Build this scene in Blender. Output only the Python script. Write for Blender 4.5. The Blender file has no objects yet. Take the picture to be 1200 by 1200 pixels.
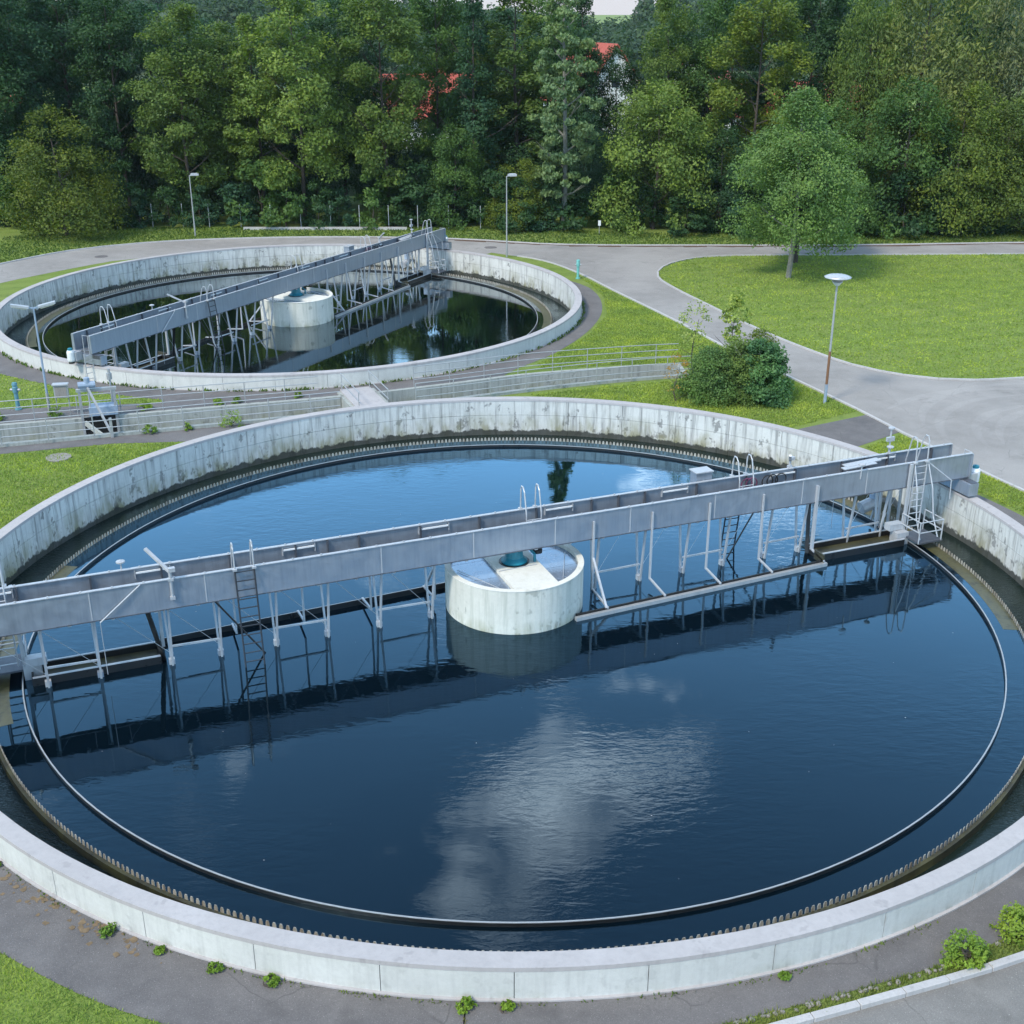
import bpy, bmesh, math, random
import numpy as np
from mathutils import Vector, Matrix
from mathutils.geometry import delaunay_2d_cdt

R = math.radians
scene = bpy.context.scene
col = scene.collection
rnd = random.Random(7)

# ------------------------------------------------------------------ camera
cam_d = bpy.data.cameras.new('camera')
cam_d.sensor_fit = 'HORIZONTAL'
cam_d.angle = R(46.378)
cam_d.clip_start = 0.3
cam_d.clip_end = 9000
cam = bpy.data.objects.new('camera', cam_d)
cam.location = (0, 0, 17.42)
cam.rotation_euler = (R(90 - 22.803), 0, 0)
col.objects.link(cam)
scene.camera = cam

# ------------------------------------------------------------------ light
SUN_EL, SUN_AZ = 48.0, 222.0          # azimuth clockwise from +Y: behind the camera, to the left
wd = bpy.data.worlds.new('World')
scene.world = wd
wd.use_nodes = True
nt = wd.node_tree
nt.nodes.clear()
def wn(t, **k):
    n = nt.nodes.new(t)
    for a, b in k.items(): setattr(n, a, b)
    return n
w_out = wn('ShaderNodeOutputWorld'); w_bg = wn('ShaderNodeBackground'); w_bg.inputs[1].default_value = 0.15
w_sky = wn('ShaderNodeTexSky', sky_type='NISHITA', sun_disc=False, sun_elevation=R(SUN_EL), sun_rotation=R(SUN_AZ),
           altitude=400, air_density=1.0, dust_density=0.9, ozone_density=1.6)
w_tc = wn('ShaderNodeTexCoord')
w_sep = wn('ShaderNodeSeparateXYZ'); nt.links.new(w_tc.outputs['Generated'], w_sep.inputs[0])
w_mz = wn('ShaderNodeMath', operation='MAXIMUM'); w_mz.inputs[1].default_value = 0.06; nt.links.new(w_sep.outputs[2], w_mz.inputs[0])
w_dx = wn('ShaderNodeMath', operation='DIVIDE'); nt.links.new(w_sep.outputs[0], w_dx.inputs[0]); nt.links.new(w_mz.outputs[0], w_dx.inputs[1])
w_dy = wn('ShaderNodeMath', operation='DIVIDE'); nt.links.new(w_sep.outputs[1], w_dy.inputs[0]); nt.links.new(w_mz.outputs[0], w_dy.inputs[1])
w_cb = wn('ShaderNodeCombineXYZ'); nt.links.new(w_dx.outputs[0], w_cb.inputs[0]); nt.links.new(w_dy.outputs[0], w_cb.inputs[1])
w_map = wn('ShaderNodeMapping'); w_map.inputs['Location'].default_value = (0.828, -1.54, 0.0); nt.links.new(w_cb.outputs[0], w_map.inputs[0])
w_no = wn('ShaderNodeTexNoise'); w_no.inputs['Scale'].default_value = 1.6; w_no.inputs['Detail'].default_value = 6; w_no.inputs['Roughness'].default_value = 0.62
nt.links.new(w_map.outputs[0], w_no.inputs['Vector'])
w_rmp = wn('ShaderNodeMapRange'); w_rmp.inputs[1].default_value = 0.585; w_rmp.inputs[2].default_value = 0.76; w_rmp.inputs[3].default_value = 0.0; w_rmp.inputs[4].default_value = 0.8
nt.links.new(w_no.outputs[0], w_rmp.inputs[0])
w_mix = wn('ShaderNodeMix', data_type='RGBA'); w_mix.inputs[7].default_value = (48.0, 40.0, 37.0, 1)
# air brightens evenly all round towards the horizon
w_v1 = wn('ShaderNodeMapRange', interpolation_type='SMOOTHSTEP')
for i_, x_ in enumerate((0.10, 0.85, 0.9, 0.1)): w_v1.inputs[i_ + 1].default_value = x_
nt.links.new(w_sep.outputs[2], w_v1.inputs[0])
w_veil = wn('ShaderNodeMix', data_type='RGBA'); w_veil.inputs[7].default_value = (5.6, 9.8, 14.0, 1)
nt.links.new(w_v1.outputs[0], w_veil.inputs[0]); nt.links.new(w_sky.outputs[0], w_veil.inputs[6])
w_v2 = wn('ShaderNodeMapRange', interpolation_type='SMOOTHSTEP')
for i_, x_ in enumerate((0.0, 0.26, 1.0, 0.0)): w_v2.inputs[i_ + 1].default_value = x_
nt.links.new(w_sep.outputs[2], w_v2.inputs[0])
w_hor = wn('ShaderNodeMix', data_type='RGBA'); w_hor.inputs[7].default_value = (3.7, 3.7, 3.85, 1)
nt.links.new(w_v2.outputs[0], w_hor.inputs[0]); nt.links.new(w_veil.outputs[2], w_hor.inputs[6])
w_cf = wn('ShaderNodeMapRange', interpolation_type='SMOOTHSTEP')
for i_, x_ in enumerate((0.06, 0.32, 0.0, 1.0)): w_cf.inputs[i_ + 1].default_value = x_
nt.links.new(w_sep.outputs[2], w_cf.inputs[0])
w_cm = wn('ShaderNodeMath', operation='MULTIPLY'); nt.links.new(w_rmp.outputs[0], w_cm.inputs[0]); nt.links.new(w_cf.outputs[0], w_cm.inputs[1])
nt.links.new(w_cm.outputs[0], w_mix.inputs[0]); nt.links.new(w_hor.outputs[2], w_mix.inputs[6])
nt.links.new(w_mix.outputs[2], w_bg.inputs[0]); nt.links.new(w_bg.outputs[0], w_out.inputs[0])

sun_d = bpy.data.lights.new('sun', 'SUN')
sun_d.energy = 2.7
sun_d.angle = R(10)
sun_d.color = (1.0, 0.92, 0.80)
sun = bpy.data.objects.new('sun', sun_d)
az = R(SUN_AZ); el = R(SUN_EL)
to_sun = Vector((math.sin(az) * math.cos(el), math.cos(az) * math.cos(el), math.sin(el)))
sun.rotation_euler = (-to_sun).to_track_quat('-Z', 'Y').to_euler()
sun.location = (-30, -30, 60)
col.objects.link(sun)

scene.view_settings.view_transform = 'Standard'
scene.view_settings.look = 'None'
scene.view_settings.gamma = 1.0
scene.view_settings.exposure = 0.5
scene.view_settings.use_curve_mapping = False
scene.render.engine = 'CYCLES'
scene.cycles.max_bounces = 4
scene.cycles.diffuse_bounces = 2
scene.cycles.glossy_bounces = 2
scene.cycles.transmission_bounces = 3
scene.cycles.use_denoising = True

# ------------------------------------------------------------------ materials
def material(name):
    m = bpy.data.materials.new(name); m.use_nodes = True
    t = m.node_tree; t.nodes.clear()
    o = t.nodes.new('ShaderNodeOutputMaterial'); p = t.nodes.new('ShaderNodeBsdfPrincipled')
    t.links.new(p.outputs[0], o.inputs[0])
    return m, t, p, o
class G:
    """small node-graph helper"""
    def __init__(s, t): s.t = t; s.c = None
    def n(s, ty, **k):
        n = s.t.nodes.new(ty)
        for a, b in k.items(): setattr(n, a, b)
        return n
    def l(s, a, b): s.t.links.new(a, b)
    def coord(s, kind='Object', scale=(1, 1, 1), loc=(0, 0, 0), rot=(0, 0, 0)):
        if kind == 'World':
            g = s.n('ShaderNodeNewGeometry'); src = g.outputs['Position']
        else:
            g = s.n('ShaderNodeTexCoord'); src = g.outputs[kind]
        m = s.n('ShaderNodeMapping'); m.inputs['Scale'].default_value = scale; m.inputs['Location'].default_value = loc; m.inputs['Rotation'].default_value = rot
        s.l(src, m.inputs[0]); return m.outputs[0]
    def noise(s, vec, scale, detail=4, rough=0.55, dist=0.0):
        detail = min(detail, 3)
        n = s.n('ShaderNodeTexNoise'); n.inputs['Scale'].default_value = scale; n.inputs['Detail'].default_value = detail
        n.inputs['Roughness'].default_value = rough; n.inputs['Distortion'].default_value = dist
        s.l(vec, n.inputs['Vector']); return n.outputs[0]
    def rng(s, v, a, b, c=0.0, d=1.0):
        n = s.n('ShaderNodeMapRange'); s.l(v, n.inputs[0])
        for i, x in enumerate((a, b, c, d)): n.inputs[i + 1].default_value = x
        return n.outputs[0]
    def mul(s, a, b, op='MULTIPLY'):
        n = s.n('ShaderNodeMath', operation=op)
        for i, x in enumerate((a, b)):
            if isinstance(x, (int, float)): n.inputs[i].default_value = x
            else: s.l(x, n.inputs[i])
        return n.outputs[0]
    def mix(s, f, a, b, mode='MIX'):
        n = s.n('ShaderNodeMix', data_type='RGBA', blend_type=mode)
        if isinstance(f, (int, float)): n.inputs[0].default_value = f
        else: s.l(f, n.inputs[0])
        for i, x in ((6, a), (7, b)):
            if isinstance(x, tuple): n.inputs[i].default_value = (*x[:3], 1)
            else: s.l(x, n.inputs[i])
        return n.outputs[2]
    def bump(s, h, strength, dist, p):
        n = s.n('ShaderNodeBump'); n.inputs['Strength'].default_value = strength; n.inputs['Distance'].default_value = dist
        s.l(h, n.inputs['Height']); s.l(n.outputs[0], p.inputs['Normal']); return n

def mat_concrete(name, base, dark, streak=0.5, moss=0.0, moss_z=(-1.2, -0.3), scale=1.0, rough=0.85, wet=None):
    m, t, p, o = material(name); g = G(t)
    w = g.coord('World')
    big = g.noise(w, 0.7 * scale, 5, 0.6)
    fine = g.noise(w, 9 * scale, 6, 0.7)
    st = g.noise(g.coord('World', (3.2, 3.2, 0.22)), 1.6 * scale, 6, 0.68)
    if wet is not None:
        ob = g.coord('Object', (1, 1, 0)); ln = g.n('ShaderNodeVectorMath', operation='LENGTH'); g.l(ob, ln.inputs[0])
        streak = g.rng(ln.outputs['Value'], 17.75, 17.85, streak, 0.22)
    blot = g.noise(g.coord('World', (1, 1, 0.8), (13, 7, 3)), 1.7 * scale, 8, 0.75)
    c = g.mix(g.rng(big, 0.35, 0.7), base, tuple(x * 0.86 for x in base))
    c = g.mix(g.mul(g.rng(st, 0.48, 0.74), streak), c, dark)
    c = g.mix(g.mul(g.mul(g.rng(blot, 0.60, 0.66), streak), 0.75), c, tuple(x * 0.6 for x in dark))
    c = g.mix(g.rng(fine, 0.4, 0.75, 0, 0.22), c, tuple(x * 0.55 for x in base))
    oi = g.n('ShaderNodeObjectInfo')
    c = g.mix(g.rng(oi.outputs['Random'], 0, 1, 0, 0.22), c, tuple(x * 0.72 for x in base))
    if moss > 0:
        sp = g.n('ShaderNodeSeparateXYZ'); g.l(w, sp.inputs[0])
        low = g.rng(sp.outputs[2], moss_z[0], moss_z[1], 1, 0)
        mn = g.noise(g.coord('World', (1, 1, 0.45), (3, 9, 1)), 1.3, 7, 0.72)
        f = g.mul(low, g.rng(mn, 0.44, 0.62))
        c = g.mix(g.mul(f, moss), c, (0.16, 0.155, 0.045))
        mn2 = g.noise(g.coord('World', (1, 1, 0.5), (31, 2, 5)), 2.1, 7, 0.75)
        c = g.mix(g.mul(g.mul(low, g.rng(mn2, 0.56, 0.64)), moss), c, (0.035, 0.035, 0.025))
    if wet is not None:
        sp2 = g.n('ShaderNodeSeparateXYZ'); g.l(w, sp2.inputs[0])
        edge = g.mul(sp2.outputs[2], g.mul(g.rng(blot, 0.3, 0.7, -0.12, 0.12), 1.0), 'ADD')
        c = g.mix(g.rng(edge, wet - 0.07, wet, 0.93, 0), c, (0.022, 0.025, 0.02))
    g.l(c, p.inputs['Base Color']); p.inputs['Roughness'].default_value = rough
    g.bump(fine, 0.3, 0.02, p)
    return m
def mat_metal(name, base, metallic=0.25, rough=0.5, streak=0.35, dark=None):
    m, t, p, o = material(name); g = G(t)
    dark = dark or tuple(x * 0.55 for x in base)
    st = g.noise(g.coord('Object', (5, 5, 0.35)), 2.0, 6, 0.65)
    bl = g.noise(g.coord('Object'), 3.0, 5, 0.6)
    c = g.mix(g.mul(g.rng(st, 0.42, 0.75), streak), base, dark)
    c = g.mix(g.rng(bl, 0.4, 0.75, 0, 0.3), c, tuple(x * 1.15 for x in base))
    g.l(c, p.inputs['Base Color']); p.inputs['Metallic'].default_value = metallic
    g.l(g.rng(bl, 0.3, 0.7, rough - 0.1, rough + 0.12), p.inputs['Roughness'])
    return m
def mat_plain(name, base, rough=0.6, metallic=0.0, var=0.25, scale=6.0):
    m, t, p, o = material(name); g = G(t)
    n = g.noise(g.coord('Object'), scale, 5, 0.65)
    g.l(g.mix(g.rng(n, 0.3, 0.75), base, tuple(x * (1 - var) for x in base)), p.inputs['Base Color'])
    p.inputs['Roughness'].default_value = rough; p.inputs['Metallic'].default_value = metallic
    return m
def mat_asphalt(name, base, worn, patchiness=0.5, scale=1.0):
    m, t, p, o = material(name); g = G(t)
    w = g.coord('World')
    grit = g.noise(w, 38, 3, 0.8)
    mid = g.noise(w, 1.1 * scale, 6, 0.65)
    big = g.noise(g.coord('World', (1, 1, 1), (5, 2, 0)), 0.16 * scale, 4, 0.6)
    c = g.mix(g.rng(mid, 0.35, 0.72), base, worn)
    c = g.mix(g.rng(big, 0.42, 0.62, 0, patchiness), c, tuple(x * 1.22 for x in worn))
    c = g.mix(g.rng(grit, 0.35, 0.75, 0, 0.55), c, tuple(x * 0.45 for x in base))
    gl = g.noise(g.coord('World', (1, 1, 1), (1, 4, 2)), 55, 2, 0.5)
    c = g.mix(g.rng(gl, 0.66, 0.74, 0, 0.7), c, tuple(min(0.6, x * 2.4) for x in worn))
    vo = g.n('ShaderNodeTexVoronoi', feature='DISTANCE_TO_EDGE'); vo.inputs['Scale'].default_value = 0.33
    wv = g.n('ShaderNodeMix', data_type='VECTOR'); wv.inputs[0].default_value = 0.22
    nz = g.n('ShaderNodeTexNoise'); nz.inputs['Scale'].default_value = 1.4; nz.inputs['Detail'].default_value = 2; g.l(w, nz.inputs['Vector'])
    g.l(w, wv.inputs[4]); g.l(nz.outputs[1], wv.inputs[5]); g.l(wv.outputs[1], vo.inputs['Vector'])
    crk = g.mul(g.rng(vo.outputs['Distance'], 0.0, 0.006, 1, 0), g.rng(mid, 0.46, 0.56))
    c = g.mix(g.mul(crk, 0.45), c, tuple(x * 0.35 for x in base))
    oil = g.noise(g.coord('World', (1, 1, 1), (17, 6, 0)), 0.55, 3, 0.7)
    c = g.mix(g.rng(oil, 0.60, 0.70, 0, 0.4), c, tuple(x * 0.55 for x in base))
    g.l(c, p.inputs['Base Color']); p.inputs['Roughness'].default_value = 0.88
    g.bump(grit, 0.5, 0.012, p)
    return m
def mat_lawn(name):
    m, t, p, o = material(name); g = G(t)
    w = g.coord('World')
    fine = g.noise(w, 16, 5, 0.75)
    mid = g.noise(w, 1.3, 6, 0.7)
    big = g.noise(g.coord('World', (1, 1, 1), (4, 8, 0)), 0.13, 5, 0.62)
    dry = g.noise(g.coord('World', (0.5, 1.6, 1), (14, 3, 0)), 0.5, 6, 0.7)
    c = g.mix(g.rng(mid, 0.3, 0.72), (0.175, 0.248, 0.050), (0.228, 0.302, 0.063))
    c = g.mix(g.rng(big, 0.36, 0.66, 0, 0.75), c, (0.25, 0.295, 0.085))
    c = g.mix(g.rng(dry, 0.62, 0.76, 0, 0.6), c, (0.25, 0.20, 0.085))
    wv = g.n('ShaderNodeTexWave'); wv.inputs['Scale'].default_value = 0.16; wv.inputs['Distortion'].default_value = 1.5; wv.inputs['Detail Scale'].default_value = 0.6
    g.l(g.coord('World', rot=(0, 0, R(68))), wv.inputs['Vector'])
    c = g.mix(g.rng(wv.outputs[1], 0.3, 0.7, 0, 0.22), c, (0.10, 0.15, 0.03))
    clov = g.noise(g.coord('World', (1, 1, 1), (23, 5, 0)), 0.8, 3, 0.7)
    c = g.mix(g.rng(clov, 0.56, 0.66, 0, 0.5), c, (0.085, 0.15, 0.04))
    c = g.mix(g.rng(fine, 0.38, 0.72, 0, 0.75), c, (0.075, 0.13, 0.024))
    g.l(c, p.inputs['Base Color']); p.inputs['Roughness'].default_value = 0.9
    p.inputs['Specular IOR Level'].default_value = 0.15
    g.bump(fine, 0.9, 0.06, p)
    return m
def mat_leaf(name, tint=(1, 1, 1), trans=0.3):
    """colour comes from each plant's own object colour, varied leaf by leaf"""
    m = bpy.data.materials.new(name); m.use_nodes = True
    t = m.node_tree; t.nodes.clear(); g = G(t)
    o = g.n('ShaderNodeOutputMaterial')
    oi = g.n('ShaderNodeObjectInfo'); ge = g.n('ShaderNodeNewGeometry')
    isl = ge.outputs['Random Per Island']
    cl = g.noise(g.coord('World'), 0.55, 3, 0.6)
    base = g.mix(1.0, oi.outputs['Color'], tint, 'MULTIPLY')
    c = g.mix(g.rng(isl, 0, 1, 0, 0.5), base, (0.016, 0.045, 0.016))
    c = g.mix(g.rng(cl, 0.42, 0.68, 0, 0.55), c, g.mix(1.0, base, (1.75, 1.45, 0.85), 'MULTIPLY'))
    d = g.n('ShaderNodeBsdfPrincipled'); g.l(c, d.inputs['Base Color']); d.inputs['Roughness'].default_value = 0.6; d.inputs['Specular IOR Level'].default_value = 0.25
    tr = g.n('ShaderNodeBsdfTranslucent'); g.l(g.mix(1.0, c, (1.1, 1.35, 0.5), 'MULTIPLY'), tr.inputs[0])
    mx = g.n('ShaderNodeMixShader'); mx.inputs[0].default_value = trans
    g.l(d.outputs[0], mx.inputs[1]); g.l(tr.outputs[0], mx.inputs[2]); g.l(mx.outputs[0], o.inputs[0])
    return m
def mat_water(name, base, ripple=0.05, gain=1.5, rough=0.02, scale=1.0, tint=(0.9, 0.97, 1.0)):
    """dark water body under a mirror layer that follows Schlick's Fresnel curve"""
    m = bpy.data.materials.new(name); m.use_nodes = True
    t = m.node_tree; t.nodes.clear(); g = G(t); o = g.n('ShaderNodeOutputMaterial')
    a = g.noise(g.coord('World', (1.0, 2.6, 1), rot=(0, 0, R(-28))), 1.5 * scale, 4, 0.5, 0.6)
    b = g.noise(g.coord('World', (1, 1, 1), (6, 1, 0)), 0.16, 3, 0.5)
    c = g.noise(g.coord('World', (1.3, 3.4, 1), (2, 9, 0), (0, 0, R(24))), 3.2 * scale, 2, 0.5)
    amp = g.rng(b, 0.42, 0.66, 0.06, 1.0)
    h = g.mul(g.mul(a, g.mul(c, 0.35), 'ADD'), amp)
    bp = g.n('ShaderNodeBump'); bp.inputs['Strength'].default_value = ripple; bp.inputs['Distance'].default_value = 0.25; g.l(h, bp.inputs['Height'])
    df = g.n('ShaderNodeBsdfDiffuse'); df.inputs[0].default_value = (*base, 1)
    gl = g.n('ShaderNodeBsdfGlossy'); gl.inputs['Roughness'].default_value = rough; gl.inputs[0].default_value = (*tint, 1); g.l(bp.outputs[0], gl.inputs['Normal'])
    lw = g.n('ShaderNodeLayerWeight'); g.l(bp.outputs[0], lw.inputs['Normal'])
    f5 = g.mul(lw.outputs['Facing'], 5.0, 'POWER')
    fr = g.mul(g.mul(g.mul(f5, 0.98), 0.02, 'ADD'), gain); mn = g.mul(fr, 1.0, 'MINIMUM')
    mx = g.n('ShaderNodeMixShader'); g.l(mn, mx.inputs[0]); g.l(df.outputs[0], mx.inputs[1]); g.l(gl.outputs[0], mx.inputs[2]); g.l(mx.outputs[0], o.inputs[0])
    return m

M = {}
M['tank_concrete'] = mat_concrete('tank_concrete', (0.57, 0.58, 0.55), (0.17, 0.175, 0.17), 1.0, 1.0, (-1.1, 0.3), wet=-0.66)
M['coping'] = mat_concrete('coping_concrete', (0.43, 0.41, 0.405), (0.29, 0.28, 0.275), 0.45)
M['drum'] = mat_concrete('drum_concrete', (0.60, 0.60, 0.53), (0.33, 0.35, 0.29), 0.8, 0.7, (-0.85, -0.25))
M['deck'] = mat_concrete('deck_concrete', (0.70, 0.69, 0.62), (0.42, 0.40, 0.28), 0.3)
M['channel'] = mat_concrete('channel_concrete', (0.36, 0.38, 0.35), (0.12, 0.13, 0.12), 0.7, 0.7, (-0.9, -0.2))
M['kerb'] = mat_concrete('kerb_stone', (0.46, 0.45, 0.44), (0.26, 0.25, 0.24), 0.4, scale=2)
M['weir_wall'] = mat_concrete('weir_wall_concrete', (0.045, 0.042, 0.02), (0.012, 0.012, 0.008), 0.95, 0.6, (-1.2, -0.4), rough=0.5)
M['shelf'] = mat_concrete('wet_algae_concrete', (0.085, 0.08, 0.03), (0.016, 0.018, 0.008), 0.9, rough=0.3)
M['girder'] = mat_metal('galvanised_girder', (0.33, 0.37, 0.42), 0.6, 0.40, 0.40, (0.20, 0.235, 0.28))
M['girder_dark'] = mat_metal('galvanised_dull', (0.11, 0.12, 0.14), 0.5, 0.45, 0.4)
M['ladder_steel'] = mat_metal('dark_ladder_steel', (0.035, 0.04, 0.048), 0.3, 0.5, 0.3)
M['galv'] = mat_metal('galvanised_bright', (0.47, 0.485, 0.50), 0.35, 0.45, 0.4)
M['rail'] = mat_metal('galvanised_rail', (0.38, 0.395, 0.40), 0.4, 0.45, 0.35)
M['black_steel'] = mat_metal('wet_black_steel', (0.016, 0.016, 0.016), 0.2, 0.35, 0.3)
M['teeth'] = mat_metal('weir_tooth_steel', (0.40, 0.38, 0.33), 0.2, 0.5, 1.0, (0.10, 0.055, 0.02))
M['teal'] = mat_plain('teal_paint', (0.015, 0.20, 0.27), 0.4)
M['hydrant'] = mat_plain('hydrant_green_paint', (0.16, 0.46, 0.42), 0.45)
M['hydrant_blue'] = mat_plain('hydrant_blue_paint', (0.10, 0.25, 0.30), 0.55)
M['white'] = mat_plain('white_plastic', (0.72, 0.74, 0.74), 0.4, var=0.12)
M['bluegrey'] = mat_plain('blue_grey_paint', (0.28, 0.36, 0.46), 0.4)
M['plate'] = mat_metal('cover_plate', (0.30, 0.37, 0.46), 0.55, 0.22, 0.15)
M['rust'] = mat_plain('rusty_steel', (0.20, 0.10, 0.05), 0.8)
M['hose'] = mat_plain('purple_hose', (0.16, 0.04, 0.09), 0.5)
M['rubber'] = mat_plain('black_rubber', (0.02, 0.02, 0.02), 0.6)
M['lamp_glass'] = mat_plain('lamp_cover', (0.62, 0.58, 0.42), 0.25)
M['road'] = mat_asphalt('road_asphalt', (0.245, 0.232, 0.215), (0.30, 0.285, 0.266), 0.7)
M['path'] = mat_asphalt('path_asphalt', (0.115, 0.108, 0.106), (0.165, 0.155, 0.15), 0.35)
M['lawn'] = mat_lawn('lawn')
M['leaf'] = mat_leaf('leaf')
M['blade'] = mat_leaf('grass_blade', trans=0.25)
M['bark'] = mat_plain('bark', (0.085, 0.07, 0.055), 0.95, var=0.6, scale=9)
M['pale_bark'] = mat_plain('pale_bark', (0.22, 0.22, 0.19), 0.95, var=0.5, scale=7)
M['water'] = mat_water('tank_water', (0.001, 0.004, 0.007), 0.034, 2.3, tint=(0.50, 0.78, 1.0))
M['far_water'] = mat_water('far_tank_water', (0.001, 0.004, 0.004), 0.022, 1.6)
M['launder_water'] = mat_water('launder_water', (0.010, 0.018, 0.015), 0.45, 1.1, 0.06, 3.0)
M['channel_water'] = mat_water('channel_water', (0.02, 0.022, 0.016), 0.2, 1.3, 0.05, 2.0)
M['roof'] = mat_plain('red_roof_tiles', (0.40, 0.085, 0.055), 0.85, var=0.35, scale=3)
M['render'] = mat_plain('white_render', (0.72, 0.71, 0.67), 0.85, var=0.1, scale=1)
M['window'] = mat_plain('window_glass', (0.03, 0.035, 0.04), 0.1)
M['soil'] = mat_plain('brown_leaf_litter', (0.13, 0.075, 0.045), 0.95, var=0.6, scale=12)
M['dry'] = mat_plain('dry_moss', (0.20, 0.145, 0.085), 0.95, var=0.5, scale=9)
M['stone'] = mat_concrete('loose_stone', (0.27, 0.255, 0.23), (0.13, 0.12, 0.105), 0.5, scale=4)
M['terrain'] = mat_plain('hill_grass', (0.06, 0.10, 0.035), 0.95, var=0.4, scale=0.02)

# ------------------------------------------------------------------ mesh helpers
class MB:
    """collects solids into one mesh"""
    def __init__(s): s.v = []; s.f = []
    def add(s, vs, fs):
        b = len(s.v); s.v += [tuple(x) for x in vs]; s.f += [tuple(i + b for i in f) for f in fs]; return s
    def box(s, c, size, rot=None):
        hx, hy, hz = (x / 2 for x in size)
        vs = [Vector((x, y, z)) for x in (-hx, hx) for y in (-hy, hy) for z in (-hz, hz)]
        if rot is not None: vs = [rot @ v for v in vs]
        c = Vector(c)
        return s.add([v + c for v in vs], [(0, 1, 3, 2), (4, 6, 7, 5), (0, 4, 5, 1), (2, 3, 7, 6), (0, 2, 6, 4), (1, 5, 7, 3)])
    def bar(s, a, b, w, h=None, up=(0, 0, 1)):
        """rectangular bar from a to b"""
        a, b = Vector(a), Vector(b); d = (b - a); L = d.length; d.normalize()
        u = Vector(up)
        if abs(d.dot(u)) > 0.97: u = Vector((1, 0, 0))
        x = d.cross(u).normalized(); y = x.cross(d).normalized(); h = h or w
        vs = []
        for p in (a, b):
            for sx, sy in ((-1, -1), (1, -1), (1, 1), (-1, 1)):
                vs.append(p + x * (sx * w / 2) + y * (sy * h / 2))
        return s.add(vs, [(3, 2, 1, 0), (4, 5, 6, 7), (0, 1, 5, 4), (1, 2, 6, 5), (2, 3, 7, 6), (3, 0, 4, 7)])
    def tube(s, pts, r, n=6, r2=None):
        pts = [Vector(p) for p in pts]; k = len(pts); vs = []; fs = []
        for i, p in enumerate(pts):
            d = (pts[min(i + 1, k - 1)] - pts[max(i - 1, 0)]).normalized()
            u = Vector((0, 0, 1)) if abs(d.z) < 0.9 else Vector((1, 0, 0))
            x = d.cross(u).normalized(); y = x.cross(d)
            rr = r if r2 is None else r + (r2 - r) * i / (k - 1)
            for j in range(n):
                a = 2 * math.pi * j / n
                vs.append(p + x * (math.cos(a) * rr) + y * (math.sin(a) * rr))
        for i in range(k - 1):
            for j in range(n):
                fs.append((i * n + j, i * n + (j + 1) % n, (i + 1) * n + (j + 1) % n, (i + 1) * n + j))
        fs.append(tuple(range(n))[::-1]); fs.append(tuple((k - 1) * n + j for j in range(n)))
        return s.add(vs, fs)
    def lathe(s, prof, n=24, c=(0, 0, 0)):
        """prof = [(r, z)...] top to bottom or bottom to top, closed with caps when r > 0"""
        vs = []; fs = []; k = len(prof)
        for r, z in prof:
            for j in range(n):
                a = 2 * math.pi * j / n; vs.append((c[0] + r * math.cos(a), c[1] + r * math.sin(a), c[2] + z))
        for i in range(k - 1):
            for j in range(n): fs.append((i * n + j, i * n + (j + 1) % n, (i + 1) * n + (j + 1) % n, (i + 1) * n + j))
        if prof[0][0] > 1e-4: fs.append(tuple(range(n))[::-1])
        if prof[-1][0] > 1e-4: fs.append(tuple((k - 1) * n + j for j in range(n)))
        return s.add(vs, fs)
    def ring(s, r0, r1, z0, z1, n=180, a0=0.0, a1=2 * math.pi):
        """solid ring or arc segment"""
        full = abs(a1 - a0 - 2 * math.pi) < 1e-6; vs = []; fs = []
        m = n if full else n + 1
        for j in range(m):
            a = a0 + (a1 - a0) * j / n; c, d = math.cos(a), math.sin(a)
            vs += [(r0 * c, r0 * d, z0), (r1 * c, r1 * d, z0), (r1 * c, r1 * d, z1), (r0 * c, r0 * d, z1)]
        for j in range(n):
            a = 4 * j; b = 4 * ((j + 1) % m)
            fs += [(a, a + 1, b + 1, b), (a + 1, a + 2, b + 2, b + 1), (a + 2, a + 3, b + 3, b + 2), (a + 3, a, b, b + 3)]
        if not full: fs += [(0, 3, 2, 1), tuple(4 * (m - 1) + i for i in range(4))]
        return s.add(vs, fs)
    def mesh(s, name, smooth=False):
        me = bpy.data.meshes.new(name); me.from_pydata(s.v, [], s.f); me.update()
        bm = bmesh.new(); bm.from_mesh(me); bmesh.ops.recalc_face_normals(bm, faces=bm.faces); bm.to_mesh(me); bm.free()
        if smooth:
            for p in me.polygons: p.use_smooth = True
        return me
    def build(s, name, mat, parent=None, loc=None, smooth=False):
        return put(name, s.mesh(name, smooth), mat, parent, loc)
def put(name, me, mat=None, parent=None, loc=None, rz=None):
    o = bpy.data.objects.new(name, me); col.objects.link(o)
    if mat is not None and not me.materials: me.materials.append(M[mat] if isinstance(mat, str) else mat)
    if parent: o.parent = parent
    if loc is not None: o.location = loc
    if rz is not None: o.rotation_euler = (0, 0, rz)
    return o
def tag(o, label=None, cat=None, group=None, kind=None):
    for k, v in (('label', label), ('category', cat), ('group', group), ('kind', kind)):
        if v: o[k] = v
    return o
def empty(name, loc, rz=0, label=None, cat=None, group=None):
    o = bpy.data.objects.new(name, None); col.objects.link(o); o.empty_display_size = 0.2
    o.location = loc; o.rotation_euler = (0, 0, rz)
    return tag(o, label, cat, group)
def copy_tree(o, parent=None):
    c = o.copy(); col.objects.link(c); c.parent = parent
    for ch in list(o.children): copy_tree(ch, c)
    return c
def poly_in(p, poly):
    x, y = p; r = False; n = len(poly)
    for i in range(n):
        x1, y1 = poly[i]; x2, y2 = poly[(i + 1) % n]
        if (y1 > y) != (y2 > y) and x < (x2 - x1) * (y - y1) / (y2 - y1) + x1: r = not r
    return r
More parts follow.
